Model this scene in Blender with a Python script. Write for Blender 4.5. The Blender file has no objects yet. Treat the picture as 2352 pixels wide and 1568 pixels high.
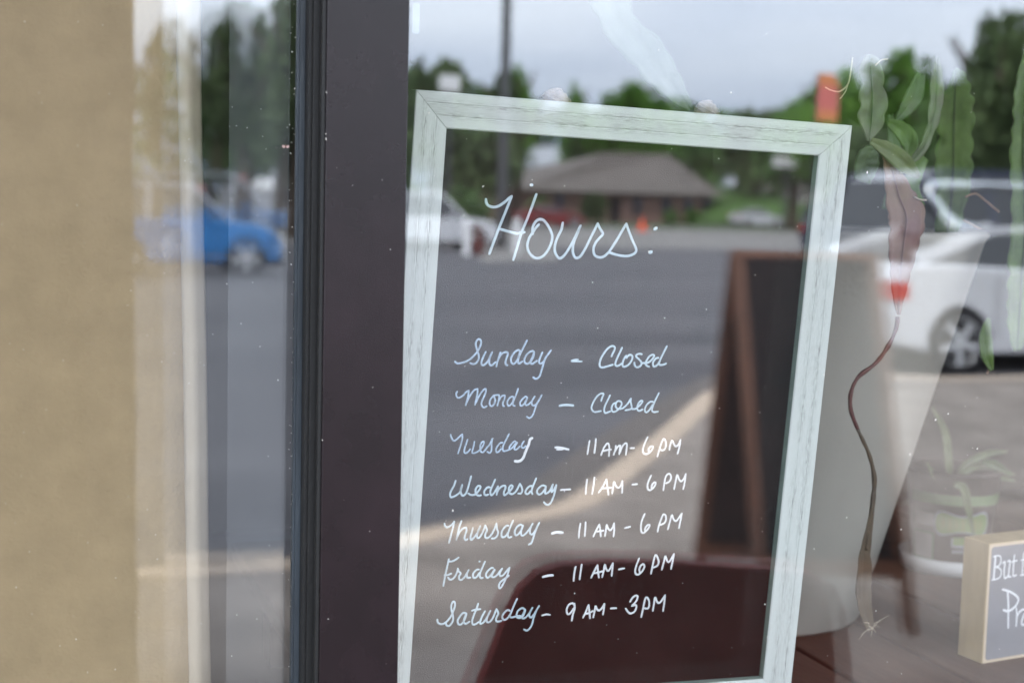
import bpy, math, random
from math import sin, cos, tan, radians, pi, sqrt, atan2
from mathutils import Vector, Matrix, noise

random.seed(7)
sc = bpy.context.scene
col = sc.collection

# ------------------------------------------------------------------ camera
W2, H2, F = 2352.0, 1568.0, 3267.0          # pixel grid used for measuring, focal length in those pixels
YAW, PITCH, ROLL = radians(19.6), radians(5.63), radians(1.45)
C = Vector((0.0, -1.4, 1.55))
fwd = Vector((sin(YAW)*cos(PITCH), cos(YAW)*cos(PITCH), -sin(PITCH)))
rgt0 = Vector((cos(YAW), -sin(YAW), 0)); up0 = rgt0.cross(fwd)
rgt = cos(ROLL)*rgt0 + sin(ROLL)*up0
up = -sin(ROLL)*rgt0 + cos(ROLL)*up0
cd = bpy.data.cameras.new('camera'); cam = bpy.data.objects.new('camera', cd); col.objects.link(cam)
cam.matrix_world = Matrix(((rgt.x, up.x, -fwd.x, C.x), (rgt.y, up.y, -fwd.y, C.y), (rgt.z, up.z, -fwd.z, C.z), (0, 0, 0, 1)))
cd.sensor_width = 36.0; cd.lens = 36.0*F/W2; cd.clip_start = 0.02; cd.clip_end = 3000
cd.dof.use_dof = True; cd.dof.focus_distance = 1.56; cd.dof.aperture_fstop = 3.7; cd.dof.aperture_blades = 7
sc.camera = cam

# ------------------------------------------------------------------ sky and light (overcast day)
SUN_EL, SUN_ROT = radians(52), radians(-28)
world = bpy.data.worlds.new('World'); sc.world = world; world.use_nodes = True
wn = world.node_tree; wn.nodes.clear()
def N(nt, typ, **kw):
    n = nt.nodes.new(typ)
    for k, v in kw.items(): setattr(n, k, v)
    return n
sky = N(wn, 'ShaderNodeTexSky', sky_type='NISHITA', sun_disc=False, sun_elevation=SUN_EL, sun_rotation=SUN_ROT)
sky.dust_density = 2.0
bg1 = N(wn, 'ShaderNodeBackground'); bg1.inputs[1].default_value = 0.10
wn.links.new(sky.outputs[0], bg1.inputs[0])
tc = N(wn, 'ShaderNodeTexCoord')
mp = N(wn, 'ShaderNodeMapping'); mp.inputs['Scale'].default_value = (1.2, 1.2, 7.0)
wn.links.new(tc.outputs['Generated'], mp.inputs[0])
nz = N(wn, 'ShaderNodeTexNoise'); nz.inputs['Scale'].default_value = 1.6; nz.inputs['Detail'].default_value = 5; nz.inputs['Roughness'].default_value = 0.5
wn.links.new(mp.outputs[0], nz.inputs[0])
cr = N(wn, 'ShaderNodeValToRGB')
cr.color_ramp.elements[0].position = 0.30; cr.color_ramp.elements[0].color = (0.50, 0.62, 0.88, 1)
cr.color_ramp.elements[1].position = 0.72; cr.color_ramp.elements[1].color = (1.10, 1.19, 1.33, 1)
sx = N(wn, 'ShaderNodeSeparateXYZ'); wn.links.new(tc.outputs['Generated'], sx.inputs[0])
el = N(wn, 'ShaderNodeMapRange'); el.inputs[1].default_value = 0.02; el.inputs[2].default_value = 0.15; el.inputs[3].default_value = -.35; el.inputs[4].default_value = .35; wn.links.new(sx.outputs[2], el.inputs[0])
ad = N(wn, 'ShaderNodeMath', operation='ADD'); wn.links.new(el.outputs[0], ad.inputs[0]); wn.links.new(nz.outputs[0], ad.inputs[1])
wn.links.new(ad.outputs[0], cr.inputs[0])
mr = N(wn, 'ShaderNodeMapRange'); mr.inputs[1].default_value = 0.0; mr.inputs[2].default_value = 0.22; mr.inputs[3].default_value = 0.62; mr.inputs[4].default_value = 1.12
wn.links.new(sx.outputs[2], mr.inputs[0])
bg2 = N(wn, 'ShaderNodeBackground'); wn.links.new(cr.outputs[0], bg2.inputs[0]); wn.links.new(mr.outputs[0], bg2.inputs[1])
mxw = N(wn, 'ShaderNodeMixShader'); mxw.inputs[0].default_value = 0.88
wn.links.new(bg1.outputs[0], mxw.inputs[1]); wn.links.new(bg2.outputs[0], mxw.inputs[2])
wo = N(wn, 'ShaderNodeOutputWorld'); wn.links.new(mxw.outputs[0], wo.inputs[0])
sd = bpy.data.lights.new('sun', 'SUN'); sd.energy = 1.5; sd.angle = radians(14); sd.color = (1.0, 0.96, 0.9)
so = bpy.data.objects.new('sun', sd); col.objects.link(so)
# the veiled sun stands high behind the shop, so the shop front lies in shade
_sd = Vector((sin(SUN_ROT)*cos(SUN_EL), cos(SUN_ROT)*cos(SUN_EL), sin(SUN_EL)))
so.rotation_euler = _sd.to_track_quat('Z', 'Y').to_euler()
sc.view_settings.view_transform = 'Standard'; sc.view_settings.look = 'None'
sc.view_settings.exposure = 2.25; sc.view_settings.gamma = 1.0; sc.view_settings.use_curve_mapping = False
sc.render.engine = 'CYCLES'
sc.cycles.use_denoising = True; sc.cycles.max_bounces = 10; sc.cycles.diffuse_bounces = 4; sc.cycles.glossy_bounces = 5
sc.cycles.transparent_max_bounces = 40; sc.cycles.transmission_bounces = 4
sc.cycles.caustics_reflective = False; sc.cycles.caustics_refractive = False; sc.cycles.sample_clamp_indirect = 6

# ------------------------------------------------------------------ measuring helpers
def ray(px, py): return fwd + (px-W2/2)/F*rgt - (py-H2/2)/F*up
def at_y(px, py, y):
    d = ray(px, py); return C + d*((y-C.y)/d.y)
def at_z(px, py, z):
    d = ray(px, py); return C + d*((z-C.z)/d.z)
def on_plane(px, py, P, n):
    d = ray(px, py); return C + d*((P-C).dot(n)/d.dot(n))
def mirr(p): return Vector((p.x, -p.y, p.z))       # the glass mirrors the street side
def street(px, py, z=0.0): return mirr(at_z(px, py, z))
def street_d(px, py, depth): return mirr(C + ray(px, py)*depth)

# ------------------------------------------------------------------ materials
MATS = {}
def mat(name, c, rough=0.6, metal=0.0, var=0.0, scale=5.0, bump=0.0, bscale=60.0, spec=0.5, coat=0.0, c2=None, stretch=(1,1,1), trans=0.0):
    if name in MATS: return MATS[name]
    m = bpy.data.materials.new(name); m.use_nodes = True; nt = m.node_tree
    b = nt.nodes['Principled BSDF']
    b.inputs['Roughness'].default_value = rough; b.inputs['Metallic'].default_value = metal
    b.inputs['Specular IOR Level'].default_value = spec; b.inputs['Coat Weight'].default_value = coat
    b.inputs['Transmission Weight'].default_value = trans
    tcn = N(nt, 'ShaderNodeTexCoord'); mpn = N(nt, 'ShaderNodeMapping'); mpn.inputs['Scale'].default_value = stretch
    nt.links.new(tcn.outputs['Object'], mpn.inputs[0])
    if var > 0 or c2:
        no = N(nt, 'ShaderNodeTexNoise'); no.inputs['Scale'].default_value = scale; no.inputs['Detail'].default_value = 6; no.inputs['Roughness'].default_value = .6
        nt.links.new(mpn.outputs[0], no.inputs[0])
        rp = N(nt, 'ShaderNodeValToRGB'); e = rp.color_ramp.elements
        e[0].position = .3; e[1].position = .7
        if c2: e[0].color = (*c, 1); e[1].color = (*c2, 1)
        else:
            e[0].color = (*[x*(1-var) for x in c], 1); e[1].color = (*[min(1, x*(1+var)) for x in c], 1)
        nt.links.new(no.outputs[0], rp.inputs[0]); nt.links.new(rp.outputs[0], b.inputs['Base Color'])
    else: b.inputs['Base Color'].default_value = (*c, 1)
    if bump > 0:
        n2 = N(nt, 'ShaderNodeTexNoise'); n2.inputs['Scale'].default_value = bscale; n2.inputs['Detail'].default_value = 4
        nt.links.new(mpn.outputs[0], n2.inputs[0])
        bp = N(nt, 'ShaderNodeBump'); bp.inputs['Strength'].default_value = bump; bp.inputs['Distance'].default_value = .002
        nt.links.new(n2.outputs[0], bp.inputs['Height']); nt.links.new(bp.outputs[0], b.inputs['Normal'])
    MATS[name] = m
    return m

def glass_mat(name, r0, veil=0.0, tint=(1, 1, 1), reflect=True, vcol=(.8, .8, .8)):
    m = bpy.data.materials.new(name); m.use_nodes = True; nt = m.node_tree; nt.nodes.clear()
    tr = N(nt, 'ShaderNodeBsdfTransparent'); tr.inputs[0].default_value = (*tint, 1)
    out = N(nt, 'ShaderNodeOutputMaterial'); cur = tr
    if veil > 0:
        df = N(nt, 'ShaderNodeBsdfDiffuse'); df.inputs[0].default_value = (*vcol, 1)
        tcn = N(nt, 'ShaderNodeTexCoord'); no = N(nt, 'ShaderNodeTexNoise'); no.inputs['Scale'].default_value = 3.5; no.inputs['Detail'].default_value = 8
        nt.links.new(tcn.outputs['Object'], no.inputs[0])
        rg = N(nt, 'ShaderNodeMapRange'); rg.inputs[1].default_value = .35; rg.inputs[2].default_value = .7
        rg.inputs[3].default_value = veil*.4; rg.inputs[4].default_value = veil*1.6; nt.links.new(no.outputs[0], rg.inputs[0])
        mv = N(nt, 'ShaderNodeMixShader'); nt.links.new(rg.outputs[0], mv.inputs[0]); nt.links.new(tr.outputs[0], mv.inputs[1]); nt.links.new(df.outputs[0], mv.inputs[2]); cur = mv
    if reflect:
        gl = N(nt, 'ShaderNodeBsdfGlossy'); gl.inputs['Roughness'].default_value = 0.0; gl.inputs[0].default_value = (.96, .98, 1, 1)
        lw = N(nt, 'ShaderNodeLayerWeight'); lw.inputs[0].default_value = .5
        pw = N(nt, 'ShaderNodeMath', operation='POWER'); pw.inputs[1].default_value = 5; nt.links.new(lw.outputs['Facing'], pw.inputs[0])
        ml = N(nt, 'ShaderNodeMath', operation='MULTIPLY_ADD'); ml.inputs[1].default_value = 1-r0; ml.inputs[2].default_value = r0; nt.links.new(pw.outputs[0], ml.inputs[0])
        mg = N(nt, 'ShaderNodeMixShader'); nt.links.new(ml.outputs[0], mg.inputs[0]); nt.links.new(cur.outputs[0], mg.inputs[1]); nt.links.new(gl.outputs[0], mg.inputs[2]); cur = mg
    nt.links.new(cur.outputs[0], out.inputs[0])
    return m

M_paint = mat('bronze_paint', (.012, .0065, .0085), .27, 0, .45, 7, .2, 900, spec=.30)
M_rubber = mat('black_rubber', (.005, .005, .005), .6, 0, .3, 30, .3, 400)
M_gasket = mat('slate_gasket', (.035, .045, .055), .45, 0, .35, 40, .3, 300, stretch=(1, 1, .15))
M_card = mat('kraft_cardboard', (.39, .298, .175), .85, 0, .09, 28, .6, 260, spec=.15)
M_board = mat('chalkboard', (.012, .0062, .0055), .6, 0, .5, 12, .5, 1400, spec=.12)
M_chalkw = mat('fresh_white_marker', (.84, .87, .90), .6, 0, .06, 80, .3, 900)
M_chalkb = mat('thin_blue_white_marker', (.46, .60, .76), .6, 0, .30, 260, .5, 900)
M_plank = mat('brown_deck_boards', (.060, .022, .014), .55, 0, 0, 30, .5, 240, c2=(.115, .054, .034), spec=.3, stretch=(1, .12, 1))
M_pot = mat('grey_pot', (.44, .425, .38), .55, 0, .07, 6, .25, 120)
M_soil = mat('soil', (.03, .02, .014), .95, 0, .4, 40, 1, 80)
M_wood = mat('pale_block_wood', (.47, .36, .20), .6, 0, .15, 40, .2, 200, stretch=(1, 1, .2))
M_grey = mat('grey_printed_face', (.21, .21, .235), .55, 0, .08, 20)
M_cream = mat('cream_border', (.62, .50, .36), .6)
M_white = mat('white_print', (.8, .82, .85), .6)
M_asph = mat('asphalt', (.046, .047, .055), .85, 0, 0, .30, .1, 60, c2=(.112, .110, .118), stretch=(.3, 1.5, 1))
M_side = mat('old_sidewalk', (.155, .130, .110), .9, 0, 0, 2.2, .4, 60, c2=(.31, .265, .23))
M_kerb = mat('tan_concrete', (.50, .395, .30), .85, 0, .12, 4, .3, 60)
M_conc = mat('pale_concrete', (.20, .19, .18), .85, 0, .15, .6, .3, 60)
M_grass = mat('grass', (.06, .12, .025), .9, 0, .4, .8)
M_int = mat('dark_interior', (.06, .045, .04), .8, 0, .2, 2)
M_brickw = mat('brick_wall', (.21, .125, .10), .85, 0, .15, 1)
M_roof = mat('brown_shingle', (.135, .118, .105), .9, 0, .15, .6)
M_whitep = mat('white_paint', (.75, .75, .76), .5, 0, .05, 3)
M_dark = mat('dark_glass', (.012, .014, .018), .06, 0, spec=.9)
M_tyre = mat('tyre', (.016, .016, .018), .8)
M_rim = mat('alloy', (.62, .63, .65), .4, .3)
M_red = mat('red_lens', (.50, .02, .015), .25)
M_redp = mat('red_paint', (.40, .05, .045), .3, coat=.6)
M_or = mat('orange_cloth', (.75, .28, .12), .8)
M_redc = mat('red_cloth', (.70, .20, .17), .8)
M_maroon = mat('maroon_enamel', (.30, .036, .028), .55, 0, .15, 8, spec=.3)
M_brown = mat('stained_pine', (.125, .048, .023), .6, 0, .25, 6, .3, 80)
M_sandw = mat('blackboard_panel', (.010, .011, .013), .7, spec=.15)
M_pole = mat('dark_pole', (.05, .052, .055), .6)
M_blue = mat('blue_paint', (.025, .17, .44), .25, coat=.8)
M_wcar = mat('white_car_paint', (.60, .61, .64), .25, coat=.8)
M_navy = mat('navy_paint', (.018, .022, .045), .22, coat=.8)
M_chrome = mat('chrome_trim', (.75, .78, .80), .2, .9)
M_bark = mat('bark', (.07, .05, .035), .95, 0, .3, 4)
M_stone = mat('porch_stone', (.055, .045, .038), .9, 0, .3, 6, .5, 30)
M_twine = mat('jute_twine', (.33, .25, .18), .95, 0, .25, 120, 1, 400)
M_addsoff = mat('added_soffit', (.22, .20, .18), .8, 0, .1, 2)
def leafmat(name, a, b, rough=.42, scale=34, stretch=(1, 1, 1)): return mat(name, a, rough, 0, 0, scale, .3, 120, c2=b, stretch=stretch)
M_lgreen = leafmat('leaf_green', (.036, .075, .010), (.085, .155, .025))
M_lgrey = leafmat('leaf_grey_green', (.060, .075, .040), (.11, .12, .075))
M_lred = leafmat('leaf_red_brown', (.13, .034, .030), (.17, .105, .045), scale=9)
M_lpale = leafmat('leaf_pale', (.035, .06, .03), (.07, .10, .055))
M_ldark = leafmat('leaf_dark', (.028, .060, .016), (.055, .105, .03))
M_rib = leafmat('rib_green', (.020, .040, .010), (.04, .07, .02))
M_stem = leafmat('stem_red', (.085, .020, .020), (.13, .045, .03), scale=30)
M_dry = leafmat('stem_dry', (.05, .036, .022), (.12, .085, .05), scale=30)
M_tree = [leafmat('foliage_a', (.03, .08, .018), (.11, .21, .045), .7, .9), leafmat('foliage_b', (.045, .075, .028), (.11, .165, .055), .7, .9), leafmat('foliage_c', (.06, .15, .02), (.17, .33, .05), .7, .9)]

# whitewashed frame: uv u = along rail, v = across (m)
M_frame = bpy.data.materials.new('whitewashed_frame'); M_frame.use_nodes = True
nt = M_frame.node_tree; b = nt.nodes['Principled BSDF']; b.inputs['Roughness'].default_value = .55
uvn = N(nt, 'ShaderNodeUVMap'); sp = N(nt, 'ShaderNodeSeparateXYZ'); nt.links.new(uvn.outputs[0], sp.inputs[0])
def groove(v0, w):
    s = N(nt, 'ShaderNodeMath', operation='SUBTRACT'); nt.links.new(sp.outputs[1], s.inputs[0]); s.inputs[1].default_value = v0
    a = N(nt, 'ShaderNodeMath', operation='ABSOLUTE'); nt.links.new(s.outputs[0], a.inputs[0])
    r = N(nt, 'ShaderNodeMapRange'); r.inputs[1].default_value = 0; r.inputs[2].default_value = w; r.inputs[3].default_value = 1; r.inputs[4].default_value = 0
    nt.links.new(a.outputs[0], r.inputs[0]); return r
g1 = groove(.0137, .0070); g2 = groove(.0257, .0066)
mx = N(nt, 'ShaderNodeMath', operation='MAXIMUM'); nt.links.new(g1.outputs[0], mx.inputs[0]); nt.links.new(g2.outputs[0], mx.inputs[1])
mpn = N(nt, 'ShaderNodeMapping'); mpn.inputs['Scale'].default_value = (75, 1100, 1); nt.links.new(uvn.outputs[0], mpn.inputs[0])
no = N(nt, 'ShaderNodeTexNoise'); no.inputs['Scale'].default_value = 1; no.inputs['Detail'].default_value = 8; no.inputs['Roughness'].default_value = .7; nt.links.new(mpn.outputs[0], no.inputs[0])
r1 = N(nt, 'ShaderNodeMapRange'); r1.inputs[1].default_value = .47; r1.inputs[2].default_value = .60; nt.links.new(no.outputs[0], r1.inputs[0])
ma = N(nt, 'ShaderNodeMath', operation='MULTIPLY_ADD'); ma.inputs[1].default_value = .80; ma.inputs[2].default_value = .05; nt.links.new(mx.outputs[0], ma.inputs[0])
mp3 = N(nt, 'ShaderNodeMapping'); mp3.inputs['Scale'].default_value = (16, 90, 1); nt.links.new(uvn.outputs[0], mp3.inputs[0])
no3 = N(nt, 'ShaderNodeTexNoise'); no3.inputs['Scale'].default_value = 1; no3.inputs['Detail'].default_value = 3; nt.links.new(mp3.outputs[0], no3.inputs[0])
r3 = N(nt, 'ShaderNodeMapRange'); r3.inputs[1].default_value = .30; r3.inputs[2].default_value = .56; nt.links.new(no3.outputs[0], r3.inputs[0])
mk = N(nt, 'ShaderNodeMath', operation='MULTIPLY'); nt.links.new(r3.outputs[0], mk.inputs[0]); nt.links.new(r1.outputs[0], mk.inputs[1])
m2 = N(nt, 'ShaderNodeMath', operation='MULTIPLY'); nt.links.new(ma.outputs[0], m2.inputs[0]); nt.links.new(mk.outputs[0], m2.inputs[1])
mc = N(nt, 'ShaderNodeMix', data_type='RGBA'); mc.inputs[6].default_value = (.68, .735, .71, 1); mc.inputs[7].default_value = (.20, .19, .18, 1)
nt.links.new(m2.outputs[0], mc.inputs[0]); nt.links.new(mc.outputs[2], b.inputs['Base Color'])
M_fedge = mat('frame_edge', (.22, .30, .26), .6, 0, .2, 20)

# ------------------------------------------------------------------ mesh helpers
class MB:
    def __init__(s): s.v = []; s.f = []; s.uv = None
    def add(s, vs, fs):
        o = len(s.v); s.v += [tuple(v) for v in vs]; s.f += [tuple(i+o for i in f) for f in fs]; return s
    def box(s, a, b, R=None, O=None):
        (x0, y0, z0), (x1, y1, z1) = a, b
        vs = [Vector(p) for p in ((x0,y0,z0),(x1,y0,z0),(x1,y1,z0),(x0,y1,z0),(x0,y0,z1),(x1,y0,z1),(x1,y1,z1),(x0,y1,z1))]
        if R: vs = [R @ v for v in vs]
        if O: vs = [v+O for v in vs]
        return s.add(vs, [(0,3,2,1),(4,5,6,7),(0,1,5,4),(1,2,6,5),(2,3,7,6),(3,0,4,7)])
    def tube(s, pts, rad, n=8, cap=True):
        pts = [Vector(p) for p in pts]; m = len(pts); rings = []
        if not hasattr(rad, '__len__'): rad = [rad]*m
        ref = Vector((0.3, 0.1, 1)).normalized()
        for i, p in enumerate(pts):
            t = (pts[min(i+1, m-1)]-pts[max(i-1, 0)]).normalized()
            if abs(t.dot(ref)) > .95: ref = Vector((1, .2, 0)).normalized()
            a = t.cross(ref).normalized(); b_ = t.cross(a)
            rings.append([p+rad[i]*(cos(2*pi*k/n)*a+sin(2*pi*k/n)*b_) for k in range(n)])
        vs = [v for r in rings for v in r]; fs = []
        for i in range(m-1):
            for k in range(n): fs.append((i*n+k, i*n+(k+1) % n, (i+1)*n+(k+1) % n, (i+1)*n+k))
        if cap: fs += [tuple(range(n))[::-1], tuple((m-1)*n+k for k in range(n))]
        return s.add(vs, fs)
    def lathe(s, prof, n=48, O=Vector((0, 0, 0)), closed=False):
        vs = []; fs = []; m = len(prof)
        for r, z in prof:
            for k in range(n): vs.append(O+Vector((r*cos(2*pi*k/n), r*sin(2*pi*k/n), z)))
        for i in range(m-1):
            for k in range(n): fs.append((i*n+k, i*n+(k+1) % n, (i+1)*n+(k+1) % n, (i+1)*n+k))
        return s.add(vs, fs)
    def prism(s, prof, ys):        # prof [(x,z)], ys [(y, inset)] -> body across y
        n = len(prof); cx = sum(p[0] for p in prof)/n; cz = sum(p[1] for p in prof)/n
        vs = []; fs = []
        for y, ins in ys:
            for x, z in prof:
                d = Vector((cx-x, 0, cz-z)); L = max(d.length, 1e-6); vs.append(Vector((x, y, z))+d*(ins/L))
        m = len(ys)
        for i in range(m-1):
            for k in range(n): fs.append((i*n+k, i*n+(k+1) % n, (i+1)*n+(k+1) % n, (i+1)*n+k))
        fs += [tuple(range(n))[::-1], tuple((m-1)*n+k for k in range(n))]
        return s.add(vs, fs)
    def xform(s, M): s.v = [tuple(M @ Vector(v)) for v in s.v]; return s
    def build(s, name, m, parent=None, smooth=False, **props):
        me = bpy.data.meshes.new(name); me.from_pydata(s.v, [], s.f); me.update()
        for mm in (m if isinstance(m, (list, tuple)) else [m]): me.materials.append(mm)
        if smooth: me.polygons.foreach_set('use_smooth', [True]*len(me.polygons))
        o = bpy.data.objects.new(name, me); col.objects.link(o)
        if parent:
            o.parent = parent
            o.matrix_parent_inverse = Matrix.Translation(parent.location).inverted() if props.pop('world', True) else Matrix()
        else: props.pop('world', None)
        for k, v in props.items(): o[k] = v
        return o
def empty(name, loc, label, cat, group=None, rot=0):
    o = bpy.data.objects.new(name, None); o.location = loc; o.rotation_euler = (0, 0, rot); o.empty_display_size = .1
    col.objects.link(o); o['label'] = label; o['category'] = cat
    if group: o['group'] = group
    return o
def kids(o): return [c for c in bpy.data.objects if c.parent == o]
def copy_tree(o, parent=None):
    c = o.copy(); col.objects.link(c)
    if parent: c.parent = parent
    for ch in kids(o): copy_tree(ch, c)
    return c
def smoothpoly(pts, sub=5):
    P = [Vector(p) for p in pts]
    if len(P) < 3: return P
    out = []
    for i in range(len(P)-1):
        p0, p1, p2, p3 = P[max(i-1, 0)], P[i], P[i+1], P[min(i+2, len(P)-1)]
        for k in range(sub):
            t = k/sub; out.append(.5*((2*p1)+(-p0+p2)*t+(2*p0-5*p1+4*p2-p3)*t*t+(-p0+3*p1-3*p2+p3)*t**3))
    out.append(P[-1]); return out

# ================================================================== GROUND (street side, y < 0)
GX = 500
MB().add([(-GX, 60, -.135), (GX, 60, -.135), (GX, -900, -.135), (-GX, -900, -.135)], [(0, 3, 2, 1)]).build('ground', mat('far_ground', (.10, .11, .07), .95, 0, .3, .05), kind='structure')
MB().add([(-90, 0.0, -.125), (120, 0.0, -.125), (120, -96, -.125), (-90, -96, -.125)], [(0, 3, 2, 1)]).build('car_park_asphalt', M_asph, kind='structure')
MB().add([(-90, -44, -.119), (140, -52, -.119), (140, -90, -.119), (-90, -82, -.119)], [(0, 3, 2, 1)]).build('street', M_conc, kind='structure')
kpx = [(330, 1298), (660, 1279), (957, 1219), (1108, 1192), (1286, 1152), (1381, 1088), (1504, 998), (1609, 908), (1700, 864), (1800, 856), (1950, 858), (2180, 867)]
gpx = [(330, 1290), (660, 1271), (957, 1210), (1135, 1168), (1244, 1094), (1374, 1005), (1486, 940), (1580, 885), (1650, 858), (1760, 850), (1950, 853), (2180, 863)]
kp = [street(x, y) for x, y in kpx]; kp = [Vector((-25, kp[0].y, 0)), Vector((-3, kp[0].y, 0))]+smoothpoly(kp, 4)+[Vector((12, kp[-1].y, 0)), Vector((40, kp[-1].y+.1, 0))]
go = smoothpoly([street(x, y, -.119) for x, y in gpx], 4)
n = len(go)
gi = smoothpoly([Vector((p.x, p.y, -.119)) for p in [street(x, y) for x, y in kpx]], 4)
MB().add([(p.x, p.y, -.119) for p in go]+[(p.x, p.y, -.119) for p in gi], [(i, i+1, n+i+1, n+i) for i in range(n-1)]).build('gutter', mat('gutter_concrete', (.125, .110, .10), .9, 0, .12, 3), kind='structure')
def offs(P, d):
    out = []
    for i, p in enumerate(P):
        t = (P[min(i+1, len(P)-1)]-P[max(i-1, 0)]).normalized(); out.append(p+Vector((-t.y, t.x, 0))*d)
    return out
ki = offs(kp, .19)
vs = []; fs = []
for a, c in zip(kp, ki): vs += [(a.x, a.y, -.12), (a.x, a.y, -.008), (a.x, a.y+.012, 0), (c.x, c.y, 0), (c.x, c.y, -.12)]
for i in range(len(kp)-1):
    for k in range(4): fs.append((i*5+k, i*5+k+1, i*5+5+k+1, i*5+5+k))
MB().add(vs, fs).build('kerb', M_kerb, kind='structure')
n = len(ki); vs = [(p.x, p.y, -.004) for p in ki]+[(p.x, 0.0, -.004) for p in ki]
MB().add(vs, [(i, i+1, n+i+1, n+i) for i in range(n-1)]).build('sidewalk', M_side, kind='structure')
pad = [street(1110, 545, -.11), street(1260, 545, -.11), street(1280, 600, -.11), street(1100, 602, -.11)]
MB().add([Vector((p.x, p.y, -.115)) for p in pad], [(0, 1, 2, 3)]).build('concrete_pad', M_conc, kind='structure')

# ================================================================== SHOP BUILDING
SHOP = empty('shop_building', (0, 0, 0), 'shop front with dark bronze window frame and two tall panes', 'shop front')
w = MB()
w.box((-6, -.02, 0), (9, .16, .90)); w.box((-6, -.02, 2.55), (9, .16, 3.3)); w.box((2.9, -.02, .9), (9, .16, 2.55)); w.box((-6, -.02, .9), (-1.4, .16, 2.55))
w.build('outer_wall', M_brickw, SHOP)
MB().box((-6, -1.45, 2.75), (9, -.022, 2.95)).build('added_canopy', M_addsoff, SHOP)  # unseen overhang, added and sized to dim the window and near sidewalk
w = MB(); w.box((-6, .17, -.2), (-5.9, 5, 3.2)); w.box((8.9, .17, -.2), (9, 5, 3.2)); w.box((-6, 5, -.2), (9, 5.1, 3.2)); w.box((-5.88, .165, 3.0), (8.88, 4.98, 3.1))
w.build('inner_wall', M_int, SHOP)
MB().box((-5.88, .165, .0), (8.88, 4.98, .02)).build('shop_floor', mat('shop_floor', (.09, .06, .045), .5, 0, .2, 3), SHOP)
# mullion
f = MB().box((.287, -.050, .9), (.3675, .0, 2.56)); mul = f.build('mullion', M_paint, SHOP)
bv = mul.modifiers.new('bevel', 'BEVEL'); bv.width = .0012; bv.segments = 2
g = MB(); g.box((.2835, -.047, .9), (.2868, .0, 2.56)); g.box((.2775, -.034, .9), (.2834, .0, 2.56)); g.box((.2745, -.029, .9), (.2774, .0, 2.56))
g.build('glazing_bead', M_rubber, mul)
g = MB(); g.box((.2690, -.012, .9), (.2742, .0, 2.56)); g.box((.2672, -.009, .9), (.2689, .0, 2.56)); g.build('gasket', M_gasket, mul)
MB().box((.3678, -.006, .9), (.3705, -.0001, 2.56)).build('gasket', M_rubber, mul)
MB().box((.2745, .0335, .9), (.3665, .040, 2.56)).build('inner_stop', M_rubber, mul)
wf = MB(); wf.box((-1.4, -.04, .9), (.286, .02, .935)); wf.box((-1.4, -.04, 2.5), (.286, .02, 2.55)); wf.box((.3682, -.04, .88), (2.9, -.0065, .931)); wf.box((.3682, -.04, 2.5), (2.9, .02, 2.55)); wf.box((2.84, -.04, .935), (2.9, .02, 2.498)); wf.box((-1.4, -.04, .937), (-1.34, .02, 2.498))
wf.build('window_frame', M_paint, SHOP)
G_front = glass_mat('pane_front', .100, .0015); G_inner = glass_mat('pane_inner', .100, .001); G_clear = glass_mat('pane_back', 0, 0, (.955, .955, .95), False)
def pane(x0, x1, z0, z1, y, th, m, rz, rx, piv, label):
    b_ = MB().box((x0, 0, z0), (x1, th, z1)); o = b_.build('glass_pane', [m, G_clear], SHOP, label=label)
    for i, p in enumerate(o.data.polygons): p.material_index = 0 if p.normal.y < -.9 else 1
    P = Vector(piv); R = Matrix.Rotation(rz, 4, 'Z') @ Matrix.Rotation(rx, 4, 'X')
    o.data.transform(Matrix.Translation(P+Vector((0, y, 0))) @ R @ Matrix.Translation(-P))
    return o
pane(-1.34, .2735, .936, 2.5, -.004, .004, G_front, 0, 0, (0, 0, 1.5), 'outer pane left of the mullion, in front of the cardboard')
pane(-1.34, .2735, .936, 2.5, .016, .004, G_inner, radians(-.85), radians(.24), (.27, 0, 1.55), 'inner pane left of the mullion, in front of the cardboard')
pane(.3680, 2.84, .935, 2.5, -.004, .004, G_front, 0, 0, (0, 0, 1.5), 'outer pane right of the mullion, in front of the hours board')
pane(.3680, 2.84, .935, 2.5, .029, .004, G_inner, radians(-.03), radians(.02), (.3685, 0, 1.55), 'inner pane right of the mullion, in front of the hours board')
# stone porch pier that stands behind the photographer
pr = MB(); rr = random.Random(3); ring = 12; prev = None; vs = []; fs = []; NZ = 40
for i in range(NZ+1):
    z = 2.749*i/NZ
    for k in range(ring):
        t = 2*pi*k/ring
        sx_, sy_ = cos(t), sin(t); q = max(abs(sx_), abs(sy_)); j = .008*noise.noise(Vector((k*1.7, i*.5, 3)))
        flare = .02*max(0, (1.3-z))
        vs.append((.0+(.338+j+flare*.4)*sx_/q, -2.95+(.33+j)*sy_/q, z))
for i in range(NZ):
    for k in range(ring): fs.append((i*ring+k, i*ring+(k+1) % ring, (i+1)*ring+(k+1) % ring, (i+1)*ring+k))
pr.add(vs, fs).build('porch_pier', M_stone, SHOP)

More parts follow.
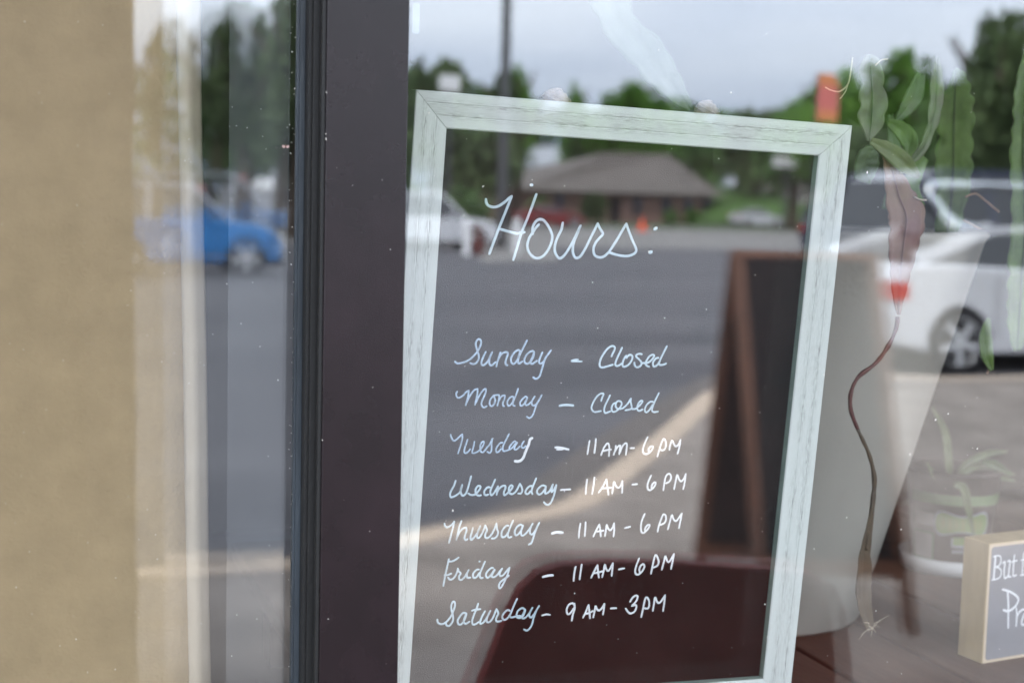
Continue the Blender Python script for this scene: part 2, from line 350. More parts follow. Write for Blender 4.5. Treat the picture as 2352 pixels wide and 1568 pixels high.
# ================================================================== DISPLAY LEDGE
LEDGE = empty('display_ledge', (.37, .3, .90), 'brown wooden plank ledge inside the window, under the framed hours board', 'window ledge')
ZL = .935
edges = [.02, .19, .36, .53, .70, .872, 1.043, 1.195, 1.366, 1.54, 1.71, 1.88, 2.05, 2.22, 2.39, 2.56, 2.73]
for i in range(2, len(edges)-1):
    a, c = edges[i]+.004, edges[i+1]-.004
    if i == 2: a = .3705
    b_ = MB().box((a, .036, ZL-.03), (c, 1.1, ZL-.0005*random.random()))
    o = b_.build('plank', M_plank, LEDGE); bv = o.modifiers.new('b', 'BEVEL'); bv.width = .003; bv.segments = 2
MB().box((.37, .1, ZL-.10), (2.73, .16, ZL-.0305)).build('ledge_beam', mat('maroon_gap', (.04, .008, .008), .7), LEDGE)
MB().box((.37, .7, ZL-.10), (2.73, .76, ZL-.0305)).build('ledge_beam', MATS['maroon_gap'], LEDGE)
MB().box((.37, .0365, ZL-.045), (2.73, 1.09, ZL-.0306)).build('ledge_underside', MATS['maroon_gap'], LEDGE) if False else None

# ================================================================== CARDBOARD
CB = empty('cardboard_sheet', (-.4, .045, 1.0), 'brown kraft cardboard sheet with a curled edge behind the left pane', 'cardboard')
vs = []; fs = []; zs = [.94+1.54*i/48 for i in range(49)]
for z in zs:
    lean = (1.737-z)*.0195
    row = [-1.3, -.9, -.6, -.4, -.25, -.15, -.05, .03, .09, .13, .158]
    for x in row:
        yy = .046+.004*noise.noise(Vector((x*3, z*2, 0)))+.0012*math.exp(-((z-1.682+.02*x)/.0035)**2)
        vs.append((x+lean*(1 if x > .1 else 0), yy, z))
nr = 11
for i in range(48):
    for k in range(nr-1): fs.append((i*nr+k, i*nr+k+1, (i+1)*nr+k+1, (i+1)*nr+k))
o = MB().add(vs, fs).build('sheet', M_card, CB, smooth=True); sm = o.modifiers.new('s', 'SOLIDIFY'); sm.thickness = .003; sm.offset = 1
vs = []; fs = []; na = 12
for z in zs:
    lean = (1.737-z)*.0195; wob = .0012*noise.noise(Vector((0, z*4, 5)))
    for k in range(na):
        t = k/(na-1); a = t*pi*.62
        vs.append((.1585+lean+wob+.0235*t**.9, .0455-.004*sin(pi*min(t*1.6, 1))+.020*t**3, z))
for i in range(48):
    for k in range(na-1): fs.append((i*na+k, i*na+k+1, (i+1)*na+k+1, (i+1)*na+k))
o = MB().add(vs, fs).build('curled_edge', mat('kraft_lit_edge', (.46, .40, .31), .85, 0, .08, 6, .3, 350, spec=.15), CB, smooth=True, label='curled right edge of the cardboard, painted paler for the light it catches')  # light caught by the curl is painted in as a paler kraft
sm = o.modifiers.new('s', 'SOLIDIFY'); sm.thickness = .002; sm.offset = 1
# clear film strip inside the left pane
fm = glass_mat('clear_film', .03, .055, (.97, .98, 1), True, (.62, .68, .72))
o = MB().box((.2065, .0245, .94), (.2660, .0249, 2.49)).build('clear_film_strip', fm, label='clear plastic film strip standing between cardboard edge and black gasket', category='film strip')

# ================================================================== FRAMED HOURS BOARD
s_ = 1.452/1.43
def Cs(p): return C+(Vector(p)-C)*s_
aZ, aX, aY = radians(.486), radians(3.812), radians(1.624)
Rb = Matrix.Rotation(aZ, 3, 'Z') @ Matrix.Rotation(aX, 3, 'X') @ Matrix.Rotation(aY, 3, 'Y')
BO = Cs((.42819, .03, 1.62323)); BW, BH = .44434*s_, .62657*s_
BX, BZ, BN = Rb @ Vector((1, 0, 0)), Rb @ Vector((0, 0, 1)), Rb @ Vector((0, -1, 0))
def bp(u, v, h=0.0): return BO+BX*u-BZ*v+BN*h       # u right, v down, h towards the glass
SIGN = empty('hours_board', bp(BW/2, BH+.0375), 'black chalkboard in a whitewashed frame with handwritten opening hours', 'chalkboard sign')
MB().add([bp(-.004, -.004, .0), bp(BW+.004, -.004, 0), bp(BW+.004, BH+.004, 0), bp(-.004, BH+.004, 0), bp(-.004, -.004, -.005), bp(BW+.004, -.004, -.005), bp(BW+.004, BH+.004, -.005), bp(-.004, BH+.004, -.005)],
         [(0, 3, 2, 1), (4, 5, 6, 7), (0, 1, 5, 4), (1, 2, 6, 5), (2, 3, 7, 6), (3, 0, 4, 7)]).build('blackboard', M_board, SIGN)
prof = [(0, -.006), (0, .0095), (.0015, .011), (.0146, .0122), (.0155, .0119), (.0166, .0126), (.0300, .0148), (.0310, .0146), (.0322, .0153), (.0440, .0158), (.0452, .0145), (.0452, -.010)]
prof = [(o*.83, h) for o, h in prof]
NP = len(prof)
def rail(side):
    # side: 0 top 1 right 2 bottom 3 left ; ends mitred
    L = (BW, BH, BW, BH)[side]; SEG = 24
    vs = []; uvs = []; fs = []
    for i in range(SEG+1):
        t = i/SEG
        for (o, h) in prof:
            a = -o+(L+2*o)*t; hh = h+.00025*noise.noise(Vector((a*14, o*80, side*7)))
            a = min(max(a, -o+.00035), L+o-.00035)
            u, v = ((a, -o), (BW+o, a), (BW-a, BH+o), (-o, BH-a))[side]
            vs.append(bp(u, v, hh)); uvs.append((a+side*3.3, o))
    for i in range(SEG):
        for k in range(NP-1): fs.append((i*NP+k, i*NP+k+1, (i+1)*NP+k+1, (i+1)*NP+k))
    fs += [tuple(range(NP))[::-1], tuple(SEG*NP+k for k in range(NP))]
    o = MB().add(vs, fs).build('frame_rail', [M_frame, M_fedge], SIGN)
    me = o.data; ul = me.uv_layers.new(name='UVMap')
    for lp in me.loops: ul.data[lp.index].uv = uvs[lp.vertex_index]
    for i, p in enumerate(me.polygons):
        if i < SEG*(NP-1) and i % (NP-1) in (0, NP-2): p.material_index = 1
for sd_ in range(4): rail(sd_)

def stroke_mesh(mb, pts, w, N0, A, B, H=.0005, jit=.08):
    """flat paint stroke with a slightly domed back; pts 3D points in the plane spanned by A,B"""
    P = smoothpoly(pts, 5) if len(pts) > 2 else [Vector(pts[0]).lerp(Vector(pts[1]), t/6) for t in range(7)] if len(pts) == 2 else None
    vs = []; fs = []
    if P is None or len(P) < 2: return
    for i, p in enumerate(P):
        t = (P[min(i+1, len(P)-1)]-P[max(i-1, 0)])
        if t.length < 1e-9: t = A.copy()
        t.normalize(); s = N0.cross(t).normalized()
        ww = w*(1+jit*noise.noise(p*300)) * (1.0 if 0 < i < len(P)-1 else .8)
        vs += [p-s*ww/2, p-s*ww*.28+N0*H, p+s*ww*.28+N0*H, p+s*ww/2]
    for i in range(len(P)-1):
        for k in range(3): fs.append((i*4+k, i*4+k+1, i*4+5+k, i*4+4+k))
    mb.add(vs, fs)
    for e, sg in ((0, -1), (len(P)-1, 1)):     # round ends
        p = P[e]; t = (P[min(e+1, len(P)-1)]-P[max(e-1, 0)]).normalized()*sg; s = N0.cross(t).normalized()
        c_ = [p+N0*H]+[p+(t*cos(q)+s*sin(q))*w*.47+N0*H*.2 for q in [(-pi/2)+pi*j/6 for j in range(7)]]
        mb.add(c_, [(0, j, j+1) for j in range(1, 7)])
def parse(s): return [[tuple(map(float, q.split(','))) for q in st.split()] for st in s.strip().split('|')]
def letter(spec, ox, oy, scl, w, m, label, plane=None, parent=None, name='lettering', widths=None):
    P0, n_, A, B = plane or (bp(0, 0, .0003), BN, BX, BZ)
    mb = MB()
    for i, st in enumerate(parse(spec)):
        ww = (widths or {}).get(i, w)
        pts = [on_plane((ox+x*scl)*.6125, (oy+y*scl)*.6125, P0, n_) for x, y in st]
        mpx = (on_plane(1401, 900, P0, n_)-on_plane(1400, 900, P0, n_)).length
        stroke_mesh(mb, pts, ww*scl*.6125*mpx, n_, A, B)
    o = mb.build(name, m, parent or SIGN)
    o['label'] = label
    return o
k56 = .178571; k54 = .229592; k38 = .238095
letter("380,235 385,270 410,300 460,312 510,300 570,260 610,225 638,205|638,205 600,300 560,400 500,550 455,670 415,778|885,185 840,310 790,440 740,560 700,690 655,838|522,532 600,555 680,575 720,572 765,563|"
 "910,487 880,520 850,565 815,620 795,690 805,750 840,800 890,825 950,805 1000,745 1035,670 1045,600 1025,540 990,480 950,440 905,438 870,470 848,520 850,580|"
 "1150,470 1135,540 1100,610 1075,680 1070,750 1090,800 1120,825 1160,800 1210,730 1260,640 1300,560 1328,500|1328,500 1295,580 1260,670 1250,750 1265,805 1290,822 1330,800 1380,720 1430,620 1470,540 1500,478|"
 "1500,478 1525,530 1552,580 1520,620 1480,670 1458,730 1468,790 1510,815 1560,808 1610,765|1610,765 1680,660 1740,560 1787,480|1787,480 1815,560 1850,650 1885,730 1875,770 1830,795 1770,803 1690,790 1610,765|"
 "2072,531 2088,523|2023,767 2037,761|830,90 842,91", 1680, 660, .37415, 24, mat('hours_marker', (.56, .70, .78), .6, 0, .12, 120, .3, 900), 'the word Hours: in large pale blue cursive', widths={10: 30, 11: 30, 12: 26})
letter("90,590 130,625 190,625 260,610 340,580 420,530 490,460 550,395 600,310 635,220 635,155 600,120 560,135 530,190 530,260 555,350 585,440 590,520 560,590 510,635 460,640 410,620|"
 "735,390 700,460 665,540 645,610 655,655 690,665 740,630 790,570 830,480 870,395|870,395 835,480 810,570 815,640 845,670 890,650 940,600|1045,400 1020,480 985,580 960,690|985,590 1020,500 1070,430 1130,395 1190,400 1195,450 1165,540 1150,610 1165,655 1190,670|"
 "1450,360 1410,350 1350,390 1295,460 1265,540 1275,610 1320,640 1370,600 1410,530 1440,440 1455,370|1600,150 1550,250 1500,350 1450,450 1420,540 1415,600 1440,630 1500,590|"
 "1750,400 1730,370 1680,380 1610,430 1560,510 1545,580 1570,625 1620,635 1670,590 1710,510 1755,390|1750,400 1740,480 1700,560 1675,610 1710,640 1760,610 1810,575|"
 "1925,400 1890,480 1860,560 1860,620 1900,630 1950,590 2000,500 2050,430 2105,355|2000,500 1960,600 1930,700 1900,800 1870,890 1830,935 1780,950 1735,920", 1690, 1250, k56, 38, M_chalkb, 'the word Sunday')
letter("185,458 250,442 320,436|190,472 300,475 400,475|1025,370 1050,310 1085,240 1095,180 1060,155 1010,160 940,210 870,300 810,400 780,490 775,560 800,595 850,600 930,580 1050,545|"
 "1245,190 1200,290 1150,390 1115,480 1105,540 1130,570 1180,560 1240,520|1330,355 1290,420 1260,500 1260,570 1300,585 1360,560 1420,500 1460,420 1460,360 1415,335 1370,360 1340,400|"
 "1660,325 1620,315 1560,330 1540,365 1580,410 1630,460 1655,510 1640,560 1590,595 1540,590 1510,550 1505,500|1660,505 1730,510 1790,500 1850,460 1900,400 1920,350 1880,335 1820,370 1770,440 1740,510 1760,560 1815,585|"
 "2010,400 1960,410 1910,470 1895,530 1910,580 1960,570 2010,520 2050,440|2185,160 2140,250 2080,370 2040,460 2025,530 2060,550 2120,540 2170,520", 2110, 1270, k56, 40, MATS['hours_marker'], 'the word Closed after Sunday', widths={0: 34, 1: 34})
letter("135,155 115,200 125,260 160,285 210,270 270,225 330,160 380,135|380,135 370,220 345,320 315,440|330,400 380,290 440,190 500,120 565,100|565,100 560,190 535,310 510,430|530,390 580,280 640,180 700,110 740,100|740,100 735,170 700,260 660,350 645,420 670,475 710,485 755,460|"
 "890,250 840,310 815,390 830,445 870,460 915,410 935,340 915,270 895,240 950,230 1015,225|1015,225 1015,290 1000,370 980,450|1000,380 1040,290 1090,240 1135,235|1135,235 1130,300 1100,380 1095,440 1120,460|"
 "1310,260 1260,270 1200,340 1190,410 1215,455 1260,430 1310,350 1320,280|1415,95 1385,190 1340,300 1310,380 1310,440 1345,455|1600,280 1570,260 1510,310 1460,380 1460,440 1500,450 1550,400 1600,300|1610,280 1585,350 1565,410 1585,440 1640,420 1690,370|"
 "1765,255 1725,320 1700,380 1715,440 1770,440 1820,390 1870,310 1910,230|1850,340 1800,430 1770,520 1740,610 1700,680 1650,710 1600,680", 1690, 1440, k56, 34, M_chalkb, 'the word Monday')
letter("50,452 130,440 220,438 330,448|920,350 945,270 970,205 920,195 860,230 800,300 750,390 720,470 725,530 770,580 830,580 910,562|1105,235 1060,330 1010,430 985,510 985,570 1010,605 1060,590 1110,570|"
 "1230,390 1180,410 1145,470 1140,540 1170,580 1220,570 1290,520 1340,450 1350,390 1310,355 1260,360 1225,420 1235,490 1290,520 1360,510 1430,460 1490,390 1545,300|1545,300 1540,370 1555,440 1560,500 1520,530 1430,545|"
 "1560,520 1630,520 1690,480 1750,420 1790,360 1760,345 1710,390 1680,460 1680,530 1720,560 1790,530|2010,370 1950,370 1880,430 1840,510 1840,570 1880,590 1940,530 2000,430|2130,190 2080,290 2030,400 1995,500 1990,560 2030,585 2110,575", 2090, 1440, k56, 36, MATS['hours_marker'], 'the word Closed after Monday', widths={0: 46})
letter("112,165 125,220 155,275 190,290 240,260 300,200 355,155|355,155 355,240 330,350 300,450 265,555|465,270 435,360 405,450 395,520 425,555 480,520 520,465|610,310 595,400 570,490 565,545 620,545 690,510 740,460|"
 "730,480 780,410 810,340 800,305 760,330 730,400 730,470 750,520 790,530 840,480 890,410|890,420 940,350 985,250|985,250 970,340 970,420 965,500 930,545 880,520|1200,330 1150,340 1090,410 1060,480 1075,530 1120,520 1170,460|1335,150 1290,240 1240,340 1205,430 1215,500 1260,505 1330,480|"
 "1480,310 1450,300 1390,360 1345,430 1360,470 1410,430 1470,350|1510,330 1460,410 1450,470 1500,470 1560,410|1650,300 1610,360 1600,420 1640,440 1690,400", 1670, 1600, k56, 34, M_chalkb, 'the word Tuesday')
letter("1820,235 1775,270 1750,370 1710,460 1670,560 1640,640 1590,700 1530,725 1465,718", 1670, 1600, k56, 54, M_chalkw, 'thick white tail of the y in Tuesday')
letter("100,292 180,296 310,325|125,325 220,322|657,185 640,280 622,398|760,155 750,270 735,380|845,415 880,320 930,240 965,230 980,310 972,430|880,350 940,335 1005,325|1050,410 1080,320 1085,265|1060,380 1110,290 1155,260 1150,330 1140,400|1150,380 1190,280 1240,225 1265,240 1260,320 1250,410|"
 "1325,303 1385,302|1605,125 1560,220 1530,310 1530,370 1570,400 1630,380 1680,320 1690,275 1650,280 1620,320 1625,365|1765,435 1790,350 1820,250 1860,160 1890,170 1905,240 1890,310 1850,340 1800,320|1960,330 1975,250 2005,180 2040,250 2070,275 2110,240 2140,170|2140,170 2125,280 2095,390", 2060, 1610, k54, 29, M_chalkw, 'the hours 11AM-6PM for Tuesday', widths={0: 36})
letter("200,220 165,320 115,410 90,490 110,540 160,530 230,490 290,430 330,300|330,300 305,380 305,460 340,510 390,480 430,400 470,260 505,130|450,465 500,495 570,490 630,440 680,370 685,325 640,320 600,370 590,440 610,490 660,510 695,500|870,345 820,350 765,420 765,480 800,500 840,485|975,195 930,300 890,390 880,460 905,500 950,460 990,400 1030,330|"
 "1030,325 1020,400 1005,490|1010,460 1050,380 1110,325 1170,315 1175,370 1145,450 1160,500 1220,460 1270,400|1230,450 1290,390 1320,330 1290,305 1250,350 1245,420 1280,475 1340,465 1400,400 1460,275|1460,275 1500,350 1505,420 1480,465 1430,465|1700,320 1640,330 1575,410 1575,465 1620,475 1670,420|1780,170 1740,270 1700,370 1690,440 1705,475|"
 "1960,320 1900,310 1820,370 1795,440 1830,485 1880,470 1940,400 1970,340|1970,330 1960,400 1955,465 2010,450 2060,390 2105,290|2105,290 2090,370 2080,440 2130,390 2175,300|2175,300 2150,420 2120,530 2070,640 2010,690 1960,670 1930,635", 1670, 1760, .191327, 36, MATS['hours_marker'], 'the word Wednesday')
letter("100,375 180,370 255,365|155,375 160,405|530,205 515,320 507,435|650,175 635,300 612,440|720,415 780,330 845,205|845,205 860,320 878,450|775,350 850,345 920,338|940,430 955,330 970,240 1000,310 1040,340 1080,300 1105,230|1105,230 1105,330 1100,420|1268,288 1345,280|"
 "1575,140 1530,240 1515,320 1530,370 1570,375 1620,330 1650,270 1630,250 1590,290 1580,350|1775,380 1790,270 1810,170 1850,115 1890,125 1900,180 1870,240 1820,265|1950,360 1975,240 2000,130 2030,200 2065,235 2110,190 2140,115|2140,115 2125,240 2100,360", 2080, 1750, k54, 29, M_chalkw, 'the hours 11AM-6PM for Wednesday', widths={1: 10})
letter("150,350 160,395 200,425 260,405 320,350 355,305|355,305 330,420 290,570 245,745|505,295 460,420 430,540 400,680|410,640 470,520 540,450 605,430|605,430 610,500 580,590 570,660 595,695 630,675|745,440 720,540 695,630 710,690 770,640 840,540 900,400|900,400 850,520 830,600 850,650 900,620 960,510 1005,385|"
 "1005,385 1040,480 1010,560 1000,620 1040,650 1110,610 1180,500 1240,345|1240,345 1250,450 1275,530 1250,610 1200,655 1140,660|1490,390 1440,400 1370,480 1345,570 1360,630 1420,620 1480,540|1590,285 1540,400 1500,500 1480,590 1500,640 1555,625|1790,390 1740,370 1670,420 1625,510 1640,590 1700,570 1770,470 1800,390|"
 "1790,400 1760,500 1760,580 1800,600 1870,540 1940,450 2000,350|1980,390 1945,480 1950,560 2000,570 2060,480 2140,330|2090,440 2040,560 2000,690 1970,760 1920,785", 1640, 1900, k56, 38, MATS['hours_marker'], 'the word Thursday')
letter("130,415 200,398 290,405|573,262 555,370 547,480|655,240 650,350 640,455|778,460 820,370 870,275|870,275 885,360 893,460|820,385 880,380 935,370|960,455 975,360 987,280 1010,340 1045,365 1080,320 1103,255|1103,255 1105,360 1095,460|1275,330 1355,310|"
 "1585,110 1540,220 1525,330 1540,400 1580,400 1640,340 1665,285 1630,285 1590,340 1595,390|1790,385 1810,290 1845,190 1880,115 1915,135 1920,200 1890,255 1820,285|1950,350 1980,240 2015,125 2040,190 2080,220 2130,160 2170,100|2170,100 2150,210 2125,330", 2040, 1900, k38, 28, M_chalkw, 'the hours 11AM-6PM for Thursday', widths={0: 42})
letter("240,255 210,390 170,570 125,810|245,305 320,295 390,260 445,220|150,590 220,585 290,555|225,640 260,680 320,670 380,600 420,500 430,450|430,450 450,510 490,550 455,620 465,680 510,685 570,630 620,550 655,480|655,480 620,570 630,640 690,640|880,300 890,302|870,470 820,480 755,550 750,620 780,650 830,620 880,540|"
 "1000,305 950,420 900,540 890,610 915,650 950,645|1170,440 1130,440 1060,500 1020,570 1030,630 1070,640 1130,580 1200,470|1205,480 1160,560 1140,620 1190,630 1260,580 1310,510 1360,450|1355,460 1310,550 1320,605 1380,590 1440,520 1515,430|1515,430 1480,560 1440,650 1400,740 1350,830 1310,865 1290,820 1320,740 1390,680 1450,640 1500,600", 1640, 2050, k56, 38, MATS['hours_marker'], 'the word Friday')
letter("70,470 150,450 220,445|582,310 560,420 550,530|677,275 660,390 645,505|828,480 870,390 925,285|925,285 935,380 948,475|870,410 930,400 1010,380|1000,470 1025,370 1042,275 1065,350 1095,375 1130,330 1168,255|1168,255 1160,360 1150,450|1265,350 1345,335|"
 "1580,180 1540,290 1520,370 1530,420 1570,430 1630,380 1665,310 1650,270 1610,290 1585,350 1595,395|1770,415 1790,310 1815,200 1840,125 1870,160 1890,230 1870,290 1810,320|1940,350 1970,240 1995,145 2020,210 2050,235 2090,180 2130,110|2130,110 2110,220 2085,340", 2020, 2050, k38, 30, M_chalkw, 'the hours 11AM-6PM for Friday', widths={0: 38})
letter("100,570 110,625 160,655 220,650 290,600 360,510 410,400 440,300 430,235 400,230 370,290 370,380 395,470 405,560 380,630 330,690 280,680 265,645|650,450 590,445 520,530 490,600 510,660 560,660 620,580 660,460|660,455 620,550 610,620 650,650 715,610|885,265 850,370 800,490 770,590 780,660 830,660 890,620|765,400 840,380 925,370|"
 "1015,410 960,510 925,600 930,650 990,620 1060,520 1120,400|1120,400 1070,500 1045,580 1060,620 1110,610 1170,530 1235,370|1235,370 1270,450 1240,520 1225,580 1260,610 1330,595|1490,400 1440,390 1370,460 1345,530 1380,575 1440,550 1500,470|1630,175 1580,280 1530,400 1495,500 1530,530 1600,510|"
 "1780,380 1730,350 1650,400 1620,480 1650,500 1690,500|1780,380 1750,460 1700,530 1660,540 1620,520|1790,390 1760,470 1730,540 1780,540 1850,470 1925,345|1925,345 1880,430 1865,500 1900,530 1960,460 2050,310|2000,400 1950,530 1920,650 1880,730 1820,780 1765,760", 1620, 2210, .195578, 36, MATS['hours_marker'], 'the word Saturday')
letter("2115,490 2190,472 2260,480", 1620, 2210, .195578, 34, M_chalkw, 'white dash after Saturday')
letter("530,310 500,285 440,310 400,390 410,465 450,470 500,410 520,375|535,290 540,380 510,480 490,585|690,535 740,430 785,315|785,315 800,430 812,545|735,470 800,455 860,420|870,530 890,430 910,335 935,390 975,410 1020,370 1065,295|1065,295 1055,390 1040,480|1180,375 1270,370|"
 "1520,255 1560,190 1610,150 1650,160 1640,220 1600,280 1550,330 1610,315 1630,340 1610,410 1560,455 1500,455 1440,375|1715,525 1740,410 1765,290 1790,195 1820,185 1850,240 1855,320 1830,375 1770,370|1920,415 1940,290 1960,180 1990,250 2030,280 2080,230 2135,145|2135,145 2120,290 2100,415", 2040, 2200, .212585, 34, M_chalkw, 'the hours 9AM-3PM for Saturday')

# ================================================================== BIG GREY POT AND ORCHID CACTUS
PC = Vector((1.08, .505, ZL))
POT = empty('grey_plant_pot', PC, 'tall grey tapered plant pot standing on the ledge behind the hours board', 'plant pot')
MB().lathe([(0, .0), (.160, .0), (.166, .006), (.182, .075), (.184, .079), (.186, .084), (.316, .572), (.323, .583), (.318, .588), (.306, .583), (.298, .555), (.29, .52)], 72, PC).build('pot_body', M_pot, POT, smooth=True)
MB().lathe([(.291, .535), (.2, .548), (0, .55)], 48, PC).build('soil', M_soil, POT, smooth=True)

PLANT = empty('orchid_cactus', PC+Vector((.05, -.02, .55)), 'orchid cactus with long scalloped flat stems, one red stem hanging down the pot', 'plant')
def blade(pxs, hws, y, m, label=None, scal=0.0, scn=6, fold=.12, ys=None, name='leaf', parent=None, nx=9, thick=.0012, rib=False):
    """flat stem segment: pxs centre line, hws half widths (px), lies near depth y"""
    ys = ys or [y]*len(pxs)
    cen = smoothpoly([at_y(px, py, yy) for (px, py), yy in zip(pxs, ys)], 10)
    sc_ = [(at_y(px+1, py, yy)-at_y(px, py, yy)).length for (px, py), yy in zip(pxs, ys)]
    hw = smoothpoly([Vector((a*b_, 0, 0)) for a, b_ in zip(hws, sc_)], 10)
    vs = []; fs = []; n_ = len(cen)
    for i, p in enumerate(cen):
        t = (cen[min(i+1, n_-1)]-cen[max(i-1, 0)]); t.y *= .3; t.normalize()
        s = Vector((0, -1, 0)).cross(t).normalized()
        u = i/(n_-1)
        for k in range(nx):
            q = -1+2*k/(nx-1)
            ph = u*scn*pi+(0 if q > 0 else .9)+.9*noise.noise(Vector((u*scn*.8, 2.0*(q > 0), pxs[0][0])))
            w_ = hw[i].x*(1-scal*abs(q)**1.5*(1-abs(sin(ph)))*(.7+.5*noise.noise(Vector((u*9, q, 1)))))
            vs.append(p+s*w_*q+Vector((0, -1, 0))*(fold*abs(hw[i].x)*(abs(q)**1.2)*(1 if fold > 0 else 1)+(.0 if k != nx//2 else -.0012)+.03*hw[i].x*sin(u*23+q*4)))
    for i in range(n_-1):
        for k in range(nx-1): fs.append((i*nx+k, i*nx+k+1, (i+1)*nx+k+1, (i+1)*nx+k))
    o = MB().add(vs, fs).build(name, m, parent or PLANT, smooth=True)
    if label: o['label'] = label
    if rib: MB().tube([p+Vector((0, -.0022-.0*i, 0)) for i, p in enumerate(cen)], [max(.0004, hw[i].x*.045) for i in range(n_)], 6).build('midrib', M_stem if m is M_lred else M_rib, o)
    sm = o.modifiers.new('s', 'SOLIDIFY'); sm.thickness = thick
    return o
def c4(x, y): return (1837.5+.4686*x, 61.25+.4686*y)
def c5(x, y): return (2021+.293*x, 459+.293*y)
blade([c4(338, 135), c4(340, 175), c4(345, 250), c4(350, 350), c4(346, 450), c4(335, 560)], [5, 25, 29, 34, 34, 5], .115, M_lgrey, 'grey green scalloped stem above the frame corner', .38, 4, rib=True)
blade([c4(345, 560), c4(430, 608), c4(510, 670), c4(582, 738)], [7, 17, 19, 4], .10, leafmat('leaf_olive', (.07, .10, .025), (.12, .13, .05)), None, .05)
blade([c4(415, 620), c4(445, 700), c4(480, 830), c4(516, 930), c4(505, 1050), c4(490, 1180), c4(482, 1300), c4(481, 1412)], [8, 18, 34, 43, 37, 27, 17, 4], .105, M_lred, 'large red brown hanging stem segment in front of the pot', .16, 11, .10, rib=True)
blade([c4(430, 470), c4(490, 505), c4(535, 570), c4(520, 650)], [8, 18, 20, 5], .16, M_lgreen, None, .1)
blade([c4(672, 150), c4(668, 260), c4(660, 400), c4(632, 520), c4(590, 610), c4(535, 670)], [3, 15, 17, 11, 11, 5], .14, M_lgrey, None, .3, 5, rib=True)
blade([c4(756, 215), c4(757, 280), c4(753, 400), c4(748, 600), c4(742, 800), c4(715, 1035)], [6, 30, 46, 46, 44, 30], .34, M_lgreen, 'bright green broad stem rising from the pot', .30, 9, ys=[.28, .3, .32, .34, .36, .4], rib=True)
blade([c4(1110, 100), c4(1100, 300), c4(1090, 500), c4(1090, 700), (2352, 520), (2344, 640), (2338, 740), (2334, 805)], [5, 26, 30, 34, 36, 36, 30, 9], .2, M_lgreen, 'long green stem hanging past the right side of the pot', .28, 14, rib=True)
blade([(2270, 730), (2262, 765), (2265, 810), (2277, 850)], [4, 13, 15, 5], .15, M_lgreen, 'dark green leaf tip hanging low beside the pot rim', .1, 3)
blade([c4(590, 230), c4(560, 330), c4(520, 400), c4(470, 460)], [10, 20, 16, 6], .26, M_ldark, None, .1)
blade([c4(610, 640), c4(570, 700), c4(545, 790), c4(600, 880)], [10, 17, 17, 6], .2, M_lgreen, None, .1)
blade([c4(300, 760), c4(330, 650), c4(370, 580)], [20, 28, 6], .24, M_ldark, None, .1)
blade([c4(430, 900), c4(470, 700), c4(450, 520), c4(440, 430)], [18, 14, 12, 6], .3, M_ldark, None, .1)
blade([(1384, -70), (1400, 0), (1427, 65), (1481, 119), (1520, 172), (1556, 216), (1585, 250)], [44, 46, 40, 44, 38, 24, 8], .22, M_lpale, 'pale green stem arching across the top of the window', .18, 7, .06)
# stem of the hanging segment
st = [(2062, 727), (2058, 755), (2040, 795), (2010, 835), (1972, 865), (1955, 900), (1954, 940), (1970, 985), (1995, 1040), (2008, 1095), (2005, 1150), (1998, 1200), (1990, 1262)]
P = smoothpoly([at_y(x, y, .105) for x, y in st], 6)
hs = len(P)*7//12
MB().tube(P[:hs+1], [.0026+.0012*noise.noise(p*90) for p in P[:hs+1]], 8).build('stem', M_stem, PLANT, smooth=True, label='thin dark red winding stem')
MB().tube(P[hs:], [.0026+.0012*noise.noise(p*90) for p in P[hs:]], 8).build('stem', M_dry, PLANT, smooth=True, label='lower dry brown part of the winding stem')
blade([(2004, 1165), (1993, 1225), (1985, 1270), (1984, 1310), (1981, 1350), (1985, 1390), (1997, 1440)], [4, 9, 13, 17, 18, 16, 9], .105, M_dry, 'dry brown flat tip at the end of the hanging stem', .12, 6, .15)
rt = MB(); rr = random.Random(5)
for a in range(14):
    p0 = at_y(1999+rr.uniform(-10, 8), 1440+rr.uniform(-6, 5), .105); d = Vector((rr.uniform(-1, 1), rr.uniform(-.3, .1), rr.uniform(-.9, .35)))*.016
    rt.tube([p0, p0+d*.5+Vector((0, 0, .002)), p0+d], [.00055, .0004, .00015], 5)
rt.tube([at_y(2003, 1441, .105), at_y(2020, 1424, .104), at_y(2043, 1412, .103)], [.0005, .0004, .0002], 5)
rt.build('roots', mat('dry_root', (.45, .38, .28), .9), PLANT, kind='stuff')
for pl, r_ in (([c4(258, 150), c4(250, 210), c4(236, 280), c4(195, 318), c4(150, 312), c4(124, 298)], .0009), ([c4(236, 280), c4(222, 320), c4(195, 355)], .0006), ([c4(430, 160), c4(398, 165), c4(370, 190)], .0008), ([c4(812, 835), c4(860, 818), c4(905, 850), c4(975, 908)], .0016), ([c4(800, 948), c4(840, 968), c4(885, 992)], .0013), ([c4(490, 716), c4(530, 718), c4(582, 740)], .0009), ([c4(560, 835), c4(590, 848), c4(620, 850)], .0011), ([c5(838, 1365), c5(850, 1340), c5(865, 1320)], .0014)):
    MB().tube(smoothpoly([at_y(x, y, .10 if r_ < .0012 else .2) for x, y in pl], 4), r_, 6).build('dry_shoot', MATS['dry_root'] if r_ < .0012 else mat('twig', (.22, .13, .08), .9), PLANT, smooth=True)

